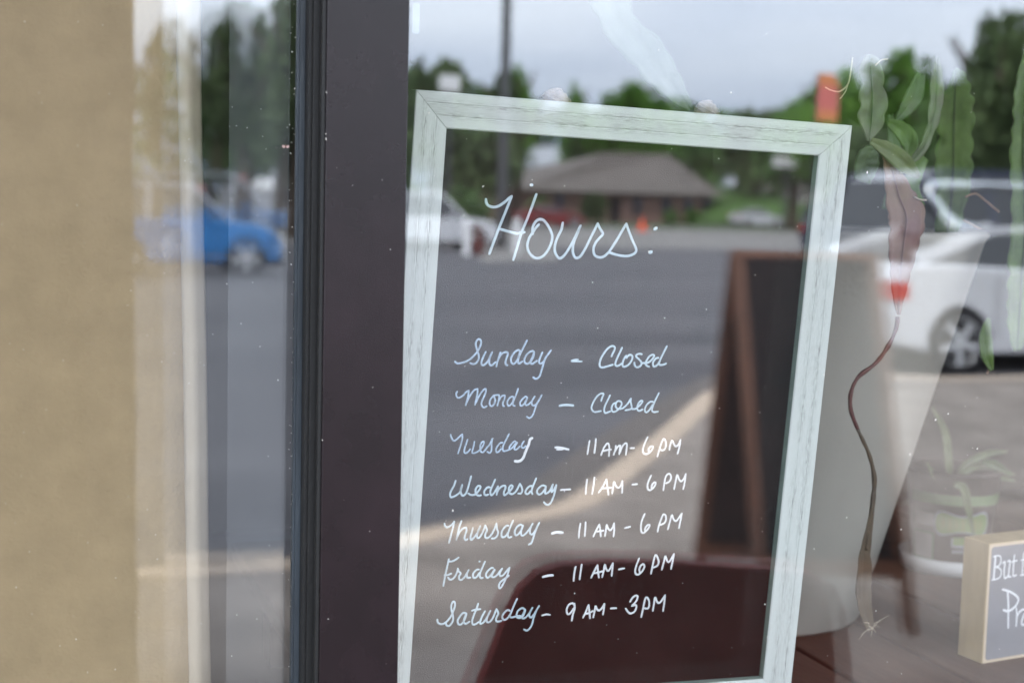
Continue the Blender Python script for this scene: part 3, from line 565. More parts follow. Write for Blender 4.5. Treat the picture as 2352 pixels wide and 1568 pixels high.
# jute bumps behind the frame
for (px, py, r_, lab) in ((1276, 240, .0175, 'jute twine knob behind the frame, above the word Hours'), (1623, 260, .0145, 'smaller jute twine knob behind the top of the frame, towards the plant')):
    c_ = at_y(px, py, .125); t = empty('jute_knob', c_-Vector((0, 0, .05)), lab, 'twine knob', 'jute twine knobs behind the frame')
    m_ = MB(); pts = []
    for i in range(260):
        a = i/259; th = a*2*pi*13; ph = pi*(.5+.5*sin(a*pi*9+.3)); ph = .15+ph*.9
        pts.append(c_+Vector((cos(th)*sin(ph), sin(th)*sin(ph), cos(ph)))*(r_+.0008*noise.noise(Vector((i*.7, 0, 0)))))
    m_.tube(pts, .0011, 5).build('twine', M_twine, t, smooth=True)
    MB().lathe([(0, r_), (r_*.7, r_*.7), (r_, 0), (r_*.8, -r_*.6), (.006, -r_), (.006, -.24), (0, -.24)], 16, c_).build('core', M_twine, t, smooth=True)

# tape at the top left corner of the right pane
MB().box((0, 0, 0), (.0072, .0004, .030), O=at_y(947, 77, .0125)).build('clear_tape', glass_mat('tape', .03, .10, (.9, .95, 1), True, (.75, .82, .9)), label='small piece of clear tape on the pane beside the mullion', category='tape')

# ================================================================== WOOD BLOCK SIGN
bo = at_z(2255, 1525, ZL); ang = radians(7.5); bx = Vector((cos(ang), sin(ang), 0)); by = Vector((-sin(ang), cos(ang), 0)); bz = Vector((0, 0, 1))
top = on_plane(2262, 1249, bo, -by); bh = top.z-ZL; BWD = .155
BL = empty('wood_block_sign', bo+bx*.07+by*.022, 'pale wooden block sign with grey face and white words But f, Pra', 'block sign')
Mx = Matrix(((bx.x, by.x, 0, bo.x), (bx.y, by.y, 0, bo.y), (0, 0, 1, ZL), (0, 0, 0, 1)))
o = MB().box((0, 0, .0003), (BWD, .046, bh)).xform(Mx).build('block', M_wood, BL); bv = o.modifiers.new('b', 'BEVEL'); bv.width = .0015; bv.segments = 2
def rrect(x0, z0, x1, z1, r, y, n=6):
    pts = []
    for cx_, cz_, a0 in ((x1-r, z1-r, 0), (x0+r, z1-r, pi/2), (x0+r, z0+r, pi), (x1-r, z0+r, 1.5*pi)):
        for k in range(n+1): a = a0+pi/2*k/n; pts.append((cx_+r*cos(a), y, cz_+r*sin(a)))
    return pts
def slab(pts, d, m, name, parent, M):
    n_ = len(pts); vs = pts+[(x, y-d, z) for x, y, z in pts]
    fs = [tuple(range(n_)), tuple(range(2*n_-1, n_-1, -1))]+[(i, (i+1) % n_, n_+(i+1) % n_, n_+i) for i in range(n_)]
    return MB().add(vs, fs).xform(M).build(name, m, parent)
slab(rrect(.0012, .0012, BWD-.0012, bh-.0012, .003, .0), .0004, M_cream, 'border', BL, Mx)
slab(rrect(.0052, .0052, BWD-.0052, bh-.0052, .005, -.0004), .0004, M_grey, 'face', BL, Mx)
fp = (bo-by*.0009, -by, bx, bz)
kb = 160/697.
letter("232,190 218,380 200,572", 3680, 2040, kb, 38, M_white, 'letter B', fp, BL)
letter("195,200 290,182 322,235 302,330 240,368|240,368 308,400 325,470 288,548 170,580", 3680, 2040, kb, 24, M_white, 'bowls of the letter B', fp, BL)
letter("350,302 388,288 372,420 376,535 400,548 445,505|430,278 468,270 455,400 445,520 478,525", 3680, 2040, kb, 30, M_white, 'letter u', fp, BL)
letter("542,175 532,260 520,450 525,515 570,500|497,285 580,262", 3680, 2040, kb, 28, M_white, 'letter t', fp, BL)
letter("720,120 697,150 682,260 668,480|650,258 720,242|640,502 705,495", 3680, 2040, kb, 26, M_white, 'letter f', fp, BL)
letter("345,735 470,775 570,840 605,900 570,990 500,1060 430,1090 360,1070|430,780 440,950 440,1100 438,1355", 3680, 2040, kb, 38, M_white, 'handwritten letter P', fp, BL)
letter("570,1040 580,1150 568,1330|572,1200 610,1120 660,1070 700,1060", 3680, 2040, kb, 32, M_white, 'handwritten letter r', fp, BL)
letter("780,1100 720,1120 675,1200 657,1290 690,1312 740,1250 775,1150|775,1120 770,1240 790,1310", 3680, 2040, kb, 32, M_white, 'handwritten letter a', fp, BL)

# ================================================================== SMALL NURSERY POT
SP = Vector((1.545, .635, ZL))
NP_ = empty('seedling_pot', SP, 'small brown nursery pot with green label and a spiky seedling, on a white saucer', 'potted plant')
MB().lathe([(0, .004), (.066, .004), (.080, .007), (.086, .028), (.088, .028), (.083, .002), (.05, 0), (0, 0)], 48, SP).build('saucer', mat('saucer_white', (.58, .59, .60), .5), NP_, smooth=True)
rp_ = lambda z: .0655+.012*z/.17
MB().lathe([(0, .008), (.064, .008), (.0655, .012), (rp_(.17), .17), (rp_(.17)+.003, .171), (rp_(.17)+.003, .178), (rp_(.17)-.002, .178), (rp_(.15)-.002, .155), (0, .155)], 48, SP).build('nursery_pot', mat('brown_plastic', (.026, .015, .014), .4), NP_, smooth=True)
def patch(a0, a1, z0, z1, m, name, off=.0006, n_=14, shape=None):
    vs = []; fs = []
    for i in range(n_+1):
        t = i/n_; a = a0+(a1-a0)*t
        lo, hi = shape(t) if shape else (0, 1)
        for q in (lo, hi):
            z = z0+(z1-z0)*q; r = rp_(z)+off; vs.append(SP+Vector((cos(a)*r, sin(a)*r, z)))
    for i in range(n_): fs.append((2*i, 2*i+2, 2*i+3, 2*i+1))
    return MB().add(vs, fs).build(name, m, NP_)
vd = atan2(C.y-SP.y, C.x-SP.x)        # direction of the viewer
patch(vd-1.1, vd+1.4, .122, .140, mat('label_green', (.10, .17, .065), .5), 'green_band')
M_lg = mat('logo_green', (.14, .21, .06), .5)
cl = lambda t: (.5-.5*sqrt(max(0, 1-(2*t-1)**6))*(.75+.2*cos(t*2*pi)), .5+.5*sqrt(max(0, 1-(2*t-1)**6))*(.78+.22*cos(t*2*pi)))
patch(vd-.42, vd+.95, .064, .116, mat('label_rim', (.28, .29, .33), .5), 'label_outline', .0005, 30, cl)
patch(vd-.38, vd+.91, .068, .112, M_lg, 'logo_label', .0009, 30, cl)
patch(vd+.02, vd+.62, .050, .066, MATS['label_rim'], 'label_outline', .0007)
patch(vd+.06, vd+.58, .054, .068, M_lg, 'logo_label', .0011)
patch(vd-.95, vd-.42, .082, .105, mat('sticker', (.27, .25, .24), .6), 'sticker')
patch(vd-1.02, vd-.40, .022, .072, mat('sticker_rim', (.05, .14, .05), .6), 'sticker_border')
patch(vd-.98, vd-.44, .025, .069, MATS['sticker'], 'sticker', .0009)
M_yl = mat('logo_yellow', (.17, .19, .05), .5)
for i in range(7):
    a = vd-.22+i*.145
    if i != 4: patch(a, a+.09, .079, .100, M_yl, 'print_mark', .0013, 3, (lambda t: (0, 1)) if i % 2 else (lambda t: (.0+.3*t, 1-.2*t)))
for i in range(5): patch(vd+.05+i*.085, vd+.11+i*.085, .040, .046, MATS['label_rim'], 'print_mark', .001, 2)
M_bl = leafmat('blade_green', (.055, .085, .03), (.10, .14, .05))
for pts, wd, yy in (([(2181, 1112), (2176, 1050), (2168, 990), (2140, 935)], [6, 9, 8, 2], .60), ([(2186, 1115), (2215, 1068), (2265, 1042), (2312, 1036)], [5, 7, 7, 2], .62), ([(2190, 1115), (2228, 1075), (2275, 1070), (2330, 1090)], [5, 7, 8, 2], .58),
                    ([(2192, 1112), (2212, 1120), (2222, 1165), (2236, 1228)], [5, 9, 8, 2], .52), ([(2178, 1115), (2150, 1098), (2128, 1062)], [4, 6, 2], .6), ([(2192, 1118), (2240, 1100), (2290, 1096), (2330, 1104)], [4, 6, 6, 2], .6)):
    blade(pts, wd, yy, M_bl, None, 0, 3, .25, None, 'leaf', NP_)
blade([(2255, 1060), (2285, 1068), (2322, 1090)], [4, 9, 3], .56, M_ldark, 'dark green leaf tip', 0, 3, .2, None, 'leaf', NP_)

# ================================================================== little things on the glass
dm = MB(); rr = random.Random(11)
def speck(px, py, ln, wd, a):
    c_ = at_y(px, py, -.0046); n_ = 7; e1 = Vector((cos(a), 0, sin(a))); e2 = Vector((-sin(a), 0, cos(a)))
    ring = [c_+e1*cos(2*pi*k/n_)*ln*rr.uniform(.7, 1.1)+e2*sin(2*pi*k/n_)*wd*rr.uniform(.7, 1.1) for k in range(n_)]
    dm.add([c_+Vector((0, -.0004, 0))]+ring, [(0, 1+(k+1) % n_, 1+k) for k in range(n_)])
for px, py in ((1679, 213), (1945, 1188), (1893, 861), (1219, 425), (1506, 523), (1490, 578), (1992, 396), (1996, 530), (1110, 428), (1320, 1362), (2149, 964), (2090, 1043), (985, 260), (2178, 950), (1757, 1387), (2012, 1402), (780, 960), (1040, 1172), (2070, 1215), (1762, 1462), (1870, 1260), (2245, 1030), (743, 1335), (761, 1540), (800, 215)):
    speck(px, py, rr.uniform(.0009, .0017), rr.uniform(.0005, .0009), rr.uniform(.6, 1.9))
for i in range(230):
    px, py = rr.uniform(0, 2352), rr.uniform(0, 1568)
    if 690 < px < 945: continue
    speck(px, py, rr.uniform(.00025, .0007), rr.uniform(.0002, .0004), rr.uniform(0, 3))
for i in range(60): speck(670+rr.gauss(0, 4), rr.uniform(0, 1568), rr.uniform(.0003, .0009), rr.uniform(.0002, .0005), rr.uniform(0, 3))
for i in range(9):
    px, py = rr.uniform(752, 935), rr.uniform(0, 1568); c_ = at_y(px, py, -.0504); a = rr.uniform(0, 3); ln = rr.uniform(.0002, .0005)
    if c_.x < .289 or c_.x > .366: continue
    dm.add([c_+Vector((cos(a+2*pi*k/6)*ln, 0, sin(a+2*pi*k/6)*ln*rr.uniform(.5, 1.4))) for k in range(6)], [(5, 4, 3, 2, 1, 0)])
for i in range(5):          # paint chipped off along the corner of the mullion
    z = rr.uniform(1.15, 1.9); h_ = rr.uniform(.0006, .0035); w_ = rr.uniform(.0004, .0009)
    dm.add([Vector((.2869, -.0504, z)), Vector((.2869+w_, -.0504, z+h_*.2)), Vector((.2869+w_*.8, -.0504, z+h_*.8)), Vector((.2869, -.0504, z+h_))], [(0, 1, 2, 3)])
dm.build('dust_specks', mat('dust', (.75, .72, .66), .9), kind='stuff', label='pale dust specks and dried drops scattered over the window glass', category='dust')
t = empty('dead_fly', at_y(656, 333, -.0046), 'tiny dead pinkish insect stuck to the left pane beside the gasket', 'insect')
fb = MB()
c_ = at_y(656, 336, -.0052); fb.lathe([(0, -.0016), (.0008, -.0008), (.0009, .0004), (.0004, .0014), (0, .0016)], 8, c_).build('body', mat('fly_body', (.12, .05, .04), .7), t)
for s in (-1, 1):
    MB().add([c_+Vector((0, -.0006, 0)), c_+Vector((s*.0030, -.0008, .0012)), c_+Vector((s*.0036, -.0008, -.0006)), c_+Vector((s*.0016, -.0008, -.0022))], [(0, 1, 2, 3)]).build('wing', mat('fly_wing', (.45, .30, .27), .7), t)

# ================================================================== STREET FURNITURE NEAR THE WINDOW (seen as reflections)
# A-frame sign
AF = empty('sandwich_board', street(1800, 1400), 'brown wooden A-frame sandwich board with a black panel on the sidewalk', 'sandwich board')
Fl, Fr, Bl = street(1745, 1445), street(2110, 1456), street(1595, 1290); Br = Bl+(Fr-Fl)
dirw = (Fr-Fl).normalized(); midF = (Fl+Fr)/2; midB = (Bl+Br)/2
apex_z = 1.375; apc = (midF*.42+midB*.58)
def leaned(a, b_, A0, B0, name, lab):
    hw = (Fr-Fl).length/2
    uz = (b_-a); L = uz.length; uz.normalize(); nrm = dirw.cross(uz).normalized()
    def pt(u, v, h): return a+dirw*u+uz*v+nrm*h
    def bar(u0, u1, v0, v1, th, m, nm):
        vs = [pt(u, v, h) for h in (-th, th) for u, v in ((u0, v0), (u1, v0), (u1, v1), (u0, v1))]
        MB().add(vs, [(0, 3, 2, 1), (4, 5, 6, 7), (0, 1, 5, 4), (1, 2, 6, 5), (2, 3, 7, 6), (3, 0, 4, 7)]).build(nm, m, AF)
    bar(-hw, -hw+.045, 0, L, .012, M_brown, 'stile'); bar(hw-.045, hw, 0, L, .012, M_brown, 'stile')
    bar(-hw+.0455, hw-.0455, L-.032, L-.002, .011, M_brown, 'rail'); zb = .20 if name == 'f' else .03
    bar(-hw+.0455, hw-.0455, zb, zb+.06, .011, M_brown, 'rail')
    bar(-hw+.046, hw-.046, zb+.0605, L-.0325, .006, M_sandw, 'black_panel')
leaned(midF, Vector((apc.x, apc.y, apex_z))+(midF-midB).normalized()*.016, 0, 0, 'f', '')
leaned(midB, Vector((apc.x, apc.y, apex_z-.01))-(midF-midB).normalized()*.016, 0, 0, 'b', '')

# maroon metal chair, back towards the window
CHP = at_y(1500, 1290, .98); cz0 = CHP.z
CH = empty('maroon_metal_chair', (CHP.x+.05, -1.2, 0), 'dark maroon metal chair with a rounded back beside the window', 'chair')
def virt(px, py, yv): p = at_y(px, py, yv); return Vector((p.x, -p.y, p.z))
outl = [(1030, 1750), (1090, 1600), (1130, 1500), (1165, 1410), (1195, 1350), (1235, 1312), (1290, 1293), (1400, 1287), (1560, 1290), (1760, 1302), (1860, 1312), (1910, 1340), (1938, 1400), (1950, 1500), (1955, 1650), (1955, 1770)]
front = [virt(x, y, .98) for x, y in outl]; n_ = len(front); back = [p+Vector((0, -.03, 0)) for p in front]
cen_ = sum(front, Vector())/n_
vs = front+back+[p.lerp(cen_, .03)+Vector((0, .006, 0)) for p in front]
fs = [tuple(range(2*n_, 3*n_)), tuple(range(2*n_-1, n_-1, -1))]+[(i, (i+1) % n_, n_+(i+1) % n_, n_+i) for i in range(n_)]+[(i, (i+1) % n_, 2*n_+(i+1) % n_, 2*n_+i) for i in range(n_)]
MB().add(vs, [f[::-1] for f in fs]).build('backrest', M_maroon, CH)
xl, xr = front[0].x+.02, front[-1].x-.02
MB().box((xl, -1.55, .42), (xr, -1.02, .45)).build('seat', M_maroon, CH)
for x in (xl+.02, xr-.02):
    for y in (-1.03, -1.5): MB().tube([(x, y, .42), (x, y, .0)], .014, 10).build('leg', M_maroon, CH)

# bollards
p = street(1070, 588)
for i, (px, py) in enumerate(((1070, 588), (1185, 585))):
    p = street(px, py, -.125)
    MB().lathe([(.12, 0), (.12, 1.02), (.09, 1.10), (0, 1.13)], 16, p).build('bollard', M_whitep, smooth=True, label=('white bollard beside the flower barrel', 'white bollard on the tan concrete pad, away from the white vehicle')[i], category='bollard', group='white bollards')
p = street(1096, 586, -.125)
t = empty('flower_barrel', p, 'dark barrel planter with red flowers between the two bollards', 'planter')
MB().lathe([(.16, 0), (.20, .25), (.18, .5), (0, .5)], 14, p).build('barrel', mat('barrel', (.12, .03, .025), .8), t)
q = MB(); rr = random.Random(2)
for i in range(120):
    c_ = p+Vector((rr.gauss(0, .11), rr.gauss(0, .11), rr.uniform(.45, .95))); q.add([c_+Vector((rr.uniform(-.05, .05), rr.uniform(-.05, .05), rr.uniform(-.05, .05))) for _ in range(3)], [(0, 1, 2)])
q.build('flowers', mat('red_flower', (.35, .04, .03), .8, 0, 0, 3, c2=(.04, .08, .02)), t, kind='stuff')

# pole
p = street_d(1150, 560, 50); p.z = -.125
MB().lathe([(.20, 0), (.185, .5), (.15, 14.0), (0, 14.0)], 14, p).build('utility_pole', M_pole, smooth=True, label='tall dark utility pole across the car park', category='pole')

# ------------------------------------------------------------------ cars
def wheel(parent, x, y, r, sgn, spokes=5):
    w_ = MB(); R90 = Matrix.Rotation(pi/2, 4, 'X')
    w_.lathe([(r*.70, -.10), (r*.95, -.10), (r, -.06), (r, .06), (r*.95, .10), (r*.70, .10)], 28).xform(Matrix.Translation((x, y, r)) @ R90)
    o = w_.build('wheel', M_tyre, parent, world=False, smooth=True)
    rm = MB(); rm.lathe([(0, .02), (r*.74, .02), (r*.76, .09), (r*.72, .09), (r*.68, .05)], 28)
    Mw = Matrix.Translation((x, y, r)) @ Matrix.Rotation(-sgn*pi/2, 4, 'X')
    rm.xform(Mw); rm.build('rim_well', M_sandw, o, world=False)
    sp_ = MB(); sp_.lathe([(r*.66, .07), (r*.74, .102), (r*.80, .095)], 28); sp_.lathe([(0, .10), (r*.13, .098), (r*.15, .06)], 16)
    for k in range(spokes):
        a = 2*pi*k/spokes+.3; Rz = Matrix.Rotation(a, 3, 'Z')
        sp_.box((r*.10, -r*.11, .06), (r*.70, r*.11, .096), Rz)
    sp_.xform(Mw).build('rim', M_rim, o, world=False)
def car(name, loc, rot, label, cat, paint, kind='sedan', L=4.6, Wd=1.8, Ht=1.45, trim=False, roofp=None, fast=False, parent_group='vehicles in the car park', fo=.85, ro=.95):
    t = empty(name, loc, label, cat, parent_group, rot)
    h = L/2; r = .335; bl = .92*Ht/1.45 if kind != 'suv' else 1.05*Ht/1.8
    if kind == 'sedan':
        low = [(-h+.05, .30), (-h, .55), (-h+.03, .90), (-h+.12, 1.05), (-h+.75, 1.07), (h-1.45, .98), (h-.45, .82), (h-.08, .68), (h, .50), (h-.05, .27), (h-.5, .20), (-h+.5, .20)]
        gh = [(-h+.70, 1.04), (-h+1.35, Ht-.05), (-h+1.9, Ht), (h-2.1, Ht-.01), (h-1.35, .97)]
        beltz = 1.03
        if fast:
            low = [(-h+.05, .30), (-h, .60), (-h+.02, .98), (-h+.10, 1.13), (-h+.6, 1.15), (h-1.45, 1.02), (h-.45, .84), (h-.08, .70), (h, .50), (h-.05, .27), (h-.5, .20), (-h+.5, .20)]
            gh = [(-h+.30, 1.13), (-h+1.30, Ht-.05), (-h+1.9, Ht), (h-2.2, Ht-.01), (h-1.35, 1.0)]; beltz = 1.10
    elif kind == 'hatch':
        r = .38
        low = [(-h+.05, .34), (-h, .66), (-h+.05, 1.15), (h-1.35, 1.16), (h-.5, 1.04), (h-.12, .84), (h, .58), (h-.05, .32), (h-.5, .25), (-h+.5, .25)]
        gh = [(-h+.08, 1.13), (-h+.45, Ht-.06), (-h+1.0, Ht), (h-1.9, Ht-.01), (h-1.15, 1.14)]
        beltz = 1.15
    else:
        low = [(-h+.05, .38), (-h, .65), (-h+.03, 1.12*Ht/1.9), (h-1.2, 1.10*Ht/1.9), (h-.35, 1.02*Ht/1.9), (h-.05, .80), (h, .55), (h-.1, .32), (h-.6, .28), (-h+.5, .28)]
        gh = [(-h+.05, 1.10*Ht/1.9), (-h+.30, Ht-.10), (-h+.7, Ht), (h-1.95, Ht), (h-1.15, 1.09*Ht/1.9)]
        beltz = 1.12*Ht/1.9; r = .37
        if trim:
            low = [(-h+.05, .38), (-h, .65), (-h+.02, 1.46), (h-1.2, 1.40), (h-.35, 1.30), (h-.05, .90), (h, .55), (h-.1, .32), (h-.6, .28), (-h+.5, .28)]
            gh = [(-h+.04, 1.44), (-h+.16, Ht-.12), (-h+.5, Ht), (h-1.95, Ht), (h-1.15, 1.40)]; beltz = 1.45
    w2 = Wd/2
    lw = [(x, z) for x, z in low]
    o = MB().prism(lw, [(-w2+.02, .10), (-w2+.005, .04), (-w2+.0, .02), (-w2+.14, 0), (w2-.14, 0), (w2, .02), (w2-.005, .04), (w2-.02, .10)])
    body = MB().prism(lw, [(-w2, .07), (-w2+.03, .025), (-w2+.12, 0), (w2-.12, 0), (w2-.03, .025), (w2, .07)]).build('body', paint, t, world=False)
    bv = body.modifiers.new('b', 'BEVEL'); bv.width = .03; bv.segments = 2; bv.angle_limit = .5
    # greenhouse of dark glass with tumblehome
    n_ = len(gh); vs = []
    zt = Ht
    for sgn in (-1, 1):
        for x, z in gh: vs.append((x, sgn*(w2-.07-.17*(z-beltz)/(zt-beltz+1e-6)), z))
    fs = [tuple(range(n_))[::-1], tuple(range(n_, 2*n_))]+[(i, (i+1) % n_, n_+(i+1) % n_, n_+i) for i in range(n_)]
    MB().add(vs, fs).build('windows', M_dark, t, world=False)
    # roof and pillars as painted bars slightly proud
    rf = MB(); tops = gh[1:-1]
    yk = lambda z: w2-.06-.17*(z-beltz)/(zt-beltz)
    def seg(a, b_, wd):
        for sgn in (-1, 1):
            A = Vector((a[0], sgn*yk(a[1]), a[1])); B = Vector((b_[0], sgn*yk(b_[1]), b_[1])); d = (B-A).normalized(); s = Vector((d.z, 0, -d.x))*wd/2
            v8 = [A-s, A+s, B+s, B-s]; off = Vector((0, -sgn*.05, 0)); rf.add(v8+[v+off for v in v8], [(0, 1, 2, 3), (7, 6, 5, 4), (0, 4, 5, 1), (1, 5, 6, 2), (2, 6, 7, 3), (3, 7, 4, 0)])
    seg(gh[0], gh[1], .24 if fast else .13); seg(gh[-1], gh[-2], .09)
    for a, b_ in zip(gh[1:-2], gh[2:-1]): seg(a, b_, .09)
    mx_ = (gh[2][0]+gh[-2][0])/2; seg((mx_-.25, beltz), (mx_-.2, Ht-.02), .09)
    if kind == 'suv': seg((-h+1.15, beltz), (-h+1.05, Ht-.02), .10)
    yr = yk(Ht)
    rf.add([(gh[1][0], -yr, gh[1][1]+.012), (gh[2][0], -yr, Ht+.02), (gh[-2][0], -yr, Ht+.012), (gh[-2][0], yr, Ht+.012), (gh[2][0], yr, Ht+.02), (gh[1][0], yr, gh[1][1]+.012)], [(0, 1, 4, 5), (1, 2, 3, 4)])
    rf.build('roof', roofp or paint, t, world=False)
    if trim:
        for sgn in (-1, 1):
            tr_ = MB()
            loop = [(gh[0][0]+.80, beltz+.04), (gh[0][0]+.50, beltz+.10), (gh[0][0]+.24, Ht-.30), (gh[0][0]+.24, Ht-.18), (gh[0][0]+.42, Ht-.13), (gh[-2][0], Ht-.12)]
            tr_.tube(smoothpoly([(x, sgn*(yk(z)+.03), z) for x, z in loop], 4), [.065]*9+[.05]*8+[.03]*4, 6)
            tr_.tube([(x, sgn*(yk(z)+.02), z) for x, z in ((gh[0][0]+.80, beltz+.04), (gh[-1][0]-.1, beltz+.04))], .022, 6)
            tr_.build('window_trim', M_chrome, t, world=False)
    for sgn in (-1, 1):
        for x in (-h+ro, h-fo):
            a = MB(); a.lathe([(0, .012), (r+.05, .012), (r+.06, -.05)], 28).xform(Matrix.Translation((x, sgn*(w2-.005), r+.0)) @ Matrix.Rotation(-sgn*pi/2, 4, 'X')).build('wheel_arch', M_sandw, t, world=False)
            wheel(t, x, sgn*(w2-.075), r, sgn)
        zt_ = {'sedan': .86, 'hatch': .82, 'suv': 1.0}[kind]
        MB().box((-h-.012, sgn*(w2-.12)-.15, zt_-.09), (-h+.17, sgn*(w2-.12)+.125, zt_+.09)).build('tail_light', M_red, t, world=False)
        MB().box((h-.34, sgn*(w2-.2)-.18, zt_-.19), (h-.055, sgn*(w2-.2)+.14, zt_-.10)).build('headlight', M_chrome, t, world=False)
        MB().box((h-1.75, sgn*(w2+.02)-.09, beltz+.0), (h-1.60, sgn*(w2+.02)+.09, beltz+.13)).build('mirror', paint, t, world=False)
        for xx in (-h+1.25, -.05, h-1.45): MB().box((xx-.006, sgn*(w2-.001)-.004, .38), (xx+.006, sgn*(w2-.001)+.004, beltz-.06)).build('door_seam', M_sandw, t, world=False)
    MB().box((-h+.01, -w2+.15, .20), (h-.05, w2-.15, .30)).build('underbody', M_sandw, t, world=False)
    return t
wp = street(2200, 860, -.12)       # rear wheel of the near white sedan
car('parked_sedan', (wp.x+2.3-.80, wp.y-.9, -.125), 0, 'white parked sedan close to the kerb, seen from its rear wheel', 'car', M_wcar, 'sedan', 4.6, 1.8, 1.52, ro=.80, fast=True)
p = street_d(2105, 480, 15.8)
car('parked_suv', (p.x+2.55, p.y-1.0, -.125), 0, 'dark navy suv with bright window trim behind the white sedan', 'suv', M_navy, 'suv', 5.1, 2.0, 2.12, True)
p = street(560, 632, -.12)
car('parked_hatchback', (p.x-4.1/2+.80, p.y-.9, -.125), 0, 'bright blue hatchback parked far out in the car park', 'car', M_blue, 'hatch', 4.2, 1.80, 1.85, fo=.80, roofp=mat('roof_sky_sheen', (.40, .42, .47), .35, coat=.5))  # pale roof colour stands in for sky reflected on the blue car
p = street_d(1135, 480, 48)
car('parked_suv', (p.x-2.3, p.y-.5, -.125), radians(4), 'white suv parked beside the utility pole', 'suv', M_wcar, 'suv', 4.7, 1.9, 1.85)
p = street_d(2000, 480, 46)
car('parked_suv', (p.x+1.2, p.y-1.5, -.125), radians(60), 'black suv showing its red tail light, far behind the sedan', 'suv', M_navy, 'suv', 4.7, 1.9, 1.85)
p = street_d(432, 455, 34); p.z = -.125
t = empty('red_kiosk', p, 'small red kiosk cabinet standing beyond the blue hatchback', 'kiosk')
MB().box((-.30, -.30, 0), (.30, .30, .25), O=p).build('plinth', M_sandw, t); MB().box((-.27, -.27, .25), (.27, .27, 1.72), O=p).build('cabinet', M_redp, t); MB().box((-.32, -.32, 1.722), (.32, .32, 1.85), O=p).build('lid', M_redc, t)
p = street_d(1262, 480, 92)
car('parked_sedan', (p.x, p.y, -.125), radians(-8), 'red sedan in front of the low brick building', 'car', mat('dull_red_paint', (.20, .03, .03), .4), 'sedan', 4.3, 1.8, 1.45)
p = street_d(1738, 480, 122)
car('parked_sedan', (p.x, p.y, -.125), 0, 'distant white sedan right of the low brick building', 'car', M_wcar, 'sedan', 4.6, 1.8, 1.45)

# ------------------------------------------------------------------ far buildings
def rdir(px0, px1, d0, d1):
    a, b_ = street_d(px0, 470, d0), street_d(px1, 470, d1); a.z = b_.z = -.12; return a, b_
a, b_ = rdir(1195, 1655, 112, 128)
B1 = empty('brick_building', (a+b_)/2, 'low brick building with a large brown hip roof across the street', 'building')
ax = (b_-a).normalized(); ay = Vector((ax.y, -ax.x, 0)); 
if ay.y > 0: ay = -ay
Lb = (b_-a).length; Db = 10
def bl_(u, v, z): return a+ax*u+ay*v+Vector((0, 0, z))
def hexa(us, vs_, zs_):
    P = [bl_(u, v, z) for z in zs_ for u, v in ((us[0], vs_[0]), (us[1], vs_[0]), (us[1], vs_[1]), (us[0], vs_[1]))]
    return MB().add(P, [(0, 3, 2, 1), (4, 5, 6, 7), (0, 1, 5, 4), (1, 2, 6, 5), (2, 3, 7, 6), (3, 0, 4, 7)])
hexa((.6, Lb-.6), (.6, Db), (0, 2.6)).build('wall', M_brickw, B1)
MB().add([bl_(-.3, -.3, 2.55), bl_(Lb+.3, -.3, 2.55), bl_(Lb+.3, Db+.5, 2.55), bl_(-.3, Db+.5, 2.55), street_d(1388, 352, 123), street_d(1532, 356, 131)], [(0, 1, 5, 4), (1, 2, 5), (2, 3, 4, 5), (3, 0, 4), (0, 3, 2, 1)]).build('roof', M_roof, B1)
for u in (.17, .30, .55, .70, .82, .92):
    o = hexa((Lb*u, Lb*u+1.1), (.50, .59), (.7, 2.2)).build('window', M_dark, B1)
hexa((Lb*.44, Lb*.44+1.1), (.50, .59), (.05, 2.2)).build('door', M_sandw, B1)
def gable(px0, px1, d, hw, hr, mw, mr_, name, label):
    a_, b2 = rdir(px0, px1, d, d+3); t = empty(name, (a_+b2)/2, label, 'building'); axx = (b2-a_).normalized(); ayy = Vector((axx.y, -axx.x, 0))
    if ayy.y > 0: ayy = -ayy
    L_ = (b2-a_).length
    P = [a_+axx*u+ayy*v+Vector((0, 0, z)) for z in (0, hw) for u, v in ((0, 0), (L_, 0), (L_, 8), (0, 8))]
    MB().add(P, [(0, 3, 2, 1), (4, 5, 6, 7), (0, 1, 5, 4), (1, 2, 6, 5), (2, 3, 7, 6), (3, 0, 4, 7)]).build('wall', mw, t)
    P = [a_+axx*u+ayy*v+Vector((0, 0, z)) for u, v, z in ((-.4, -.4, hw+.01), (L_+.4, -.4, hw+.01), (L_+.4, 8.4, hw+.01), (-.4, 8.4, hw+.01), (-.4, 4, hr), (L_+.4, 4, hr))]
    MB().add(P, [(0, 1, 5, 4), (2, 3, 4, 5), (1, 2, 5), (3, 0, 4), (0, 3, 2, 1)]).build('roof', mr_, t)
    for k in range(3):
        u = L_*(.18+.28*k); P = [a_+axx*(u+du)+ayy*-.02+Vector((0, 0, z)) for du, z in ((0, 1.0), (1, 1.0), (1, 2.1), (0, 2.1))]
        MB().add(P, [(0, 1, 2, 3)]).build('window', M_dark, t)
gable(1535, 1650, 165, 5.8, 8.4, M_whitep, mat('blue_roof', (.10, .25, .42), .6), 'blue_roofed_building', 'building with a blue roof behind the brick building')
gable(1636, 1700, 150, 3.6, 7.0, M_whitep, mat('grey_roof', (.38, .40, .43), .7), 'white_house', 'white gabled house right of the blue roof')
gable(1250, 1330, 160, 5.0, 8.0, M_whitep, MATS['grey_roof'], 'pale_house', 'pale house with a grey roof behind the utility pole')
gable(1775, 1900, 150, 3.4, 5.2, mat('tan_siding', (.30, .28, .26), .8), M_roof, 'tan_house', 'tan siding house beyond the pole sign')
gable(600, 780, 95, 2.8, 4.6, mat('grey_siding', (.34, .34, .36), .8), MATS['grey_roof'], 'grey_house', 'grey house beyond the blue hatchback')
p = street_d(590, 440, 78); p.z = -.12
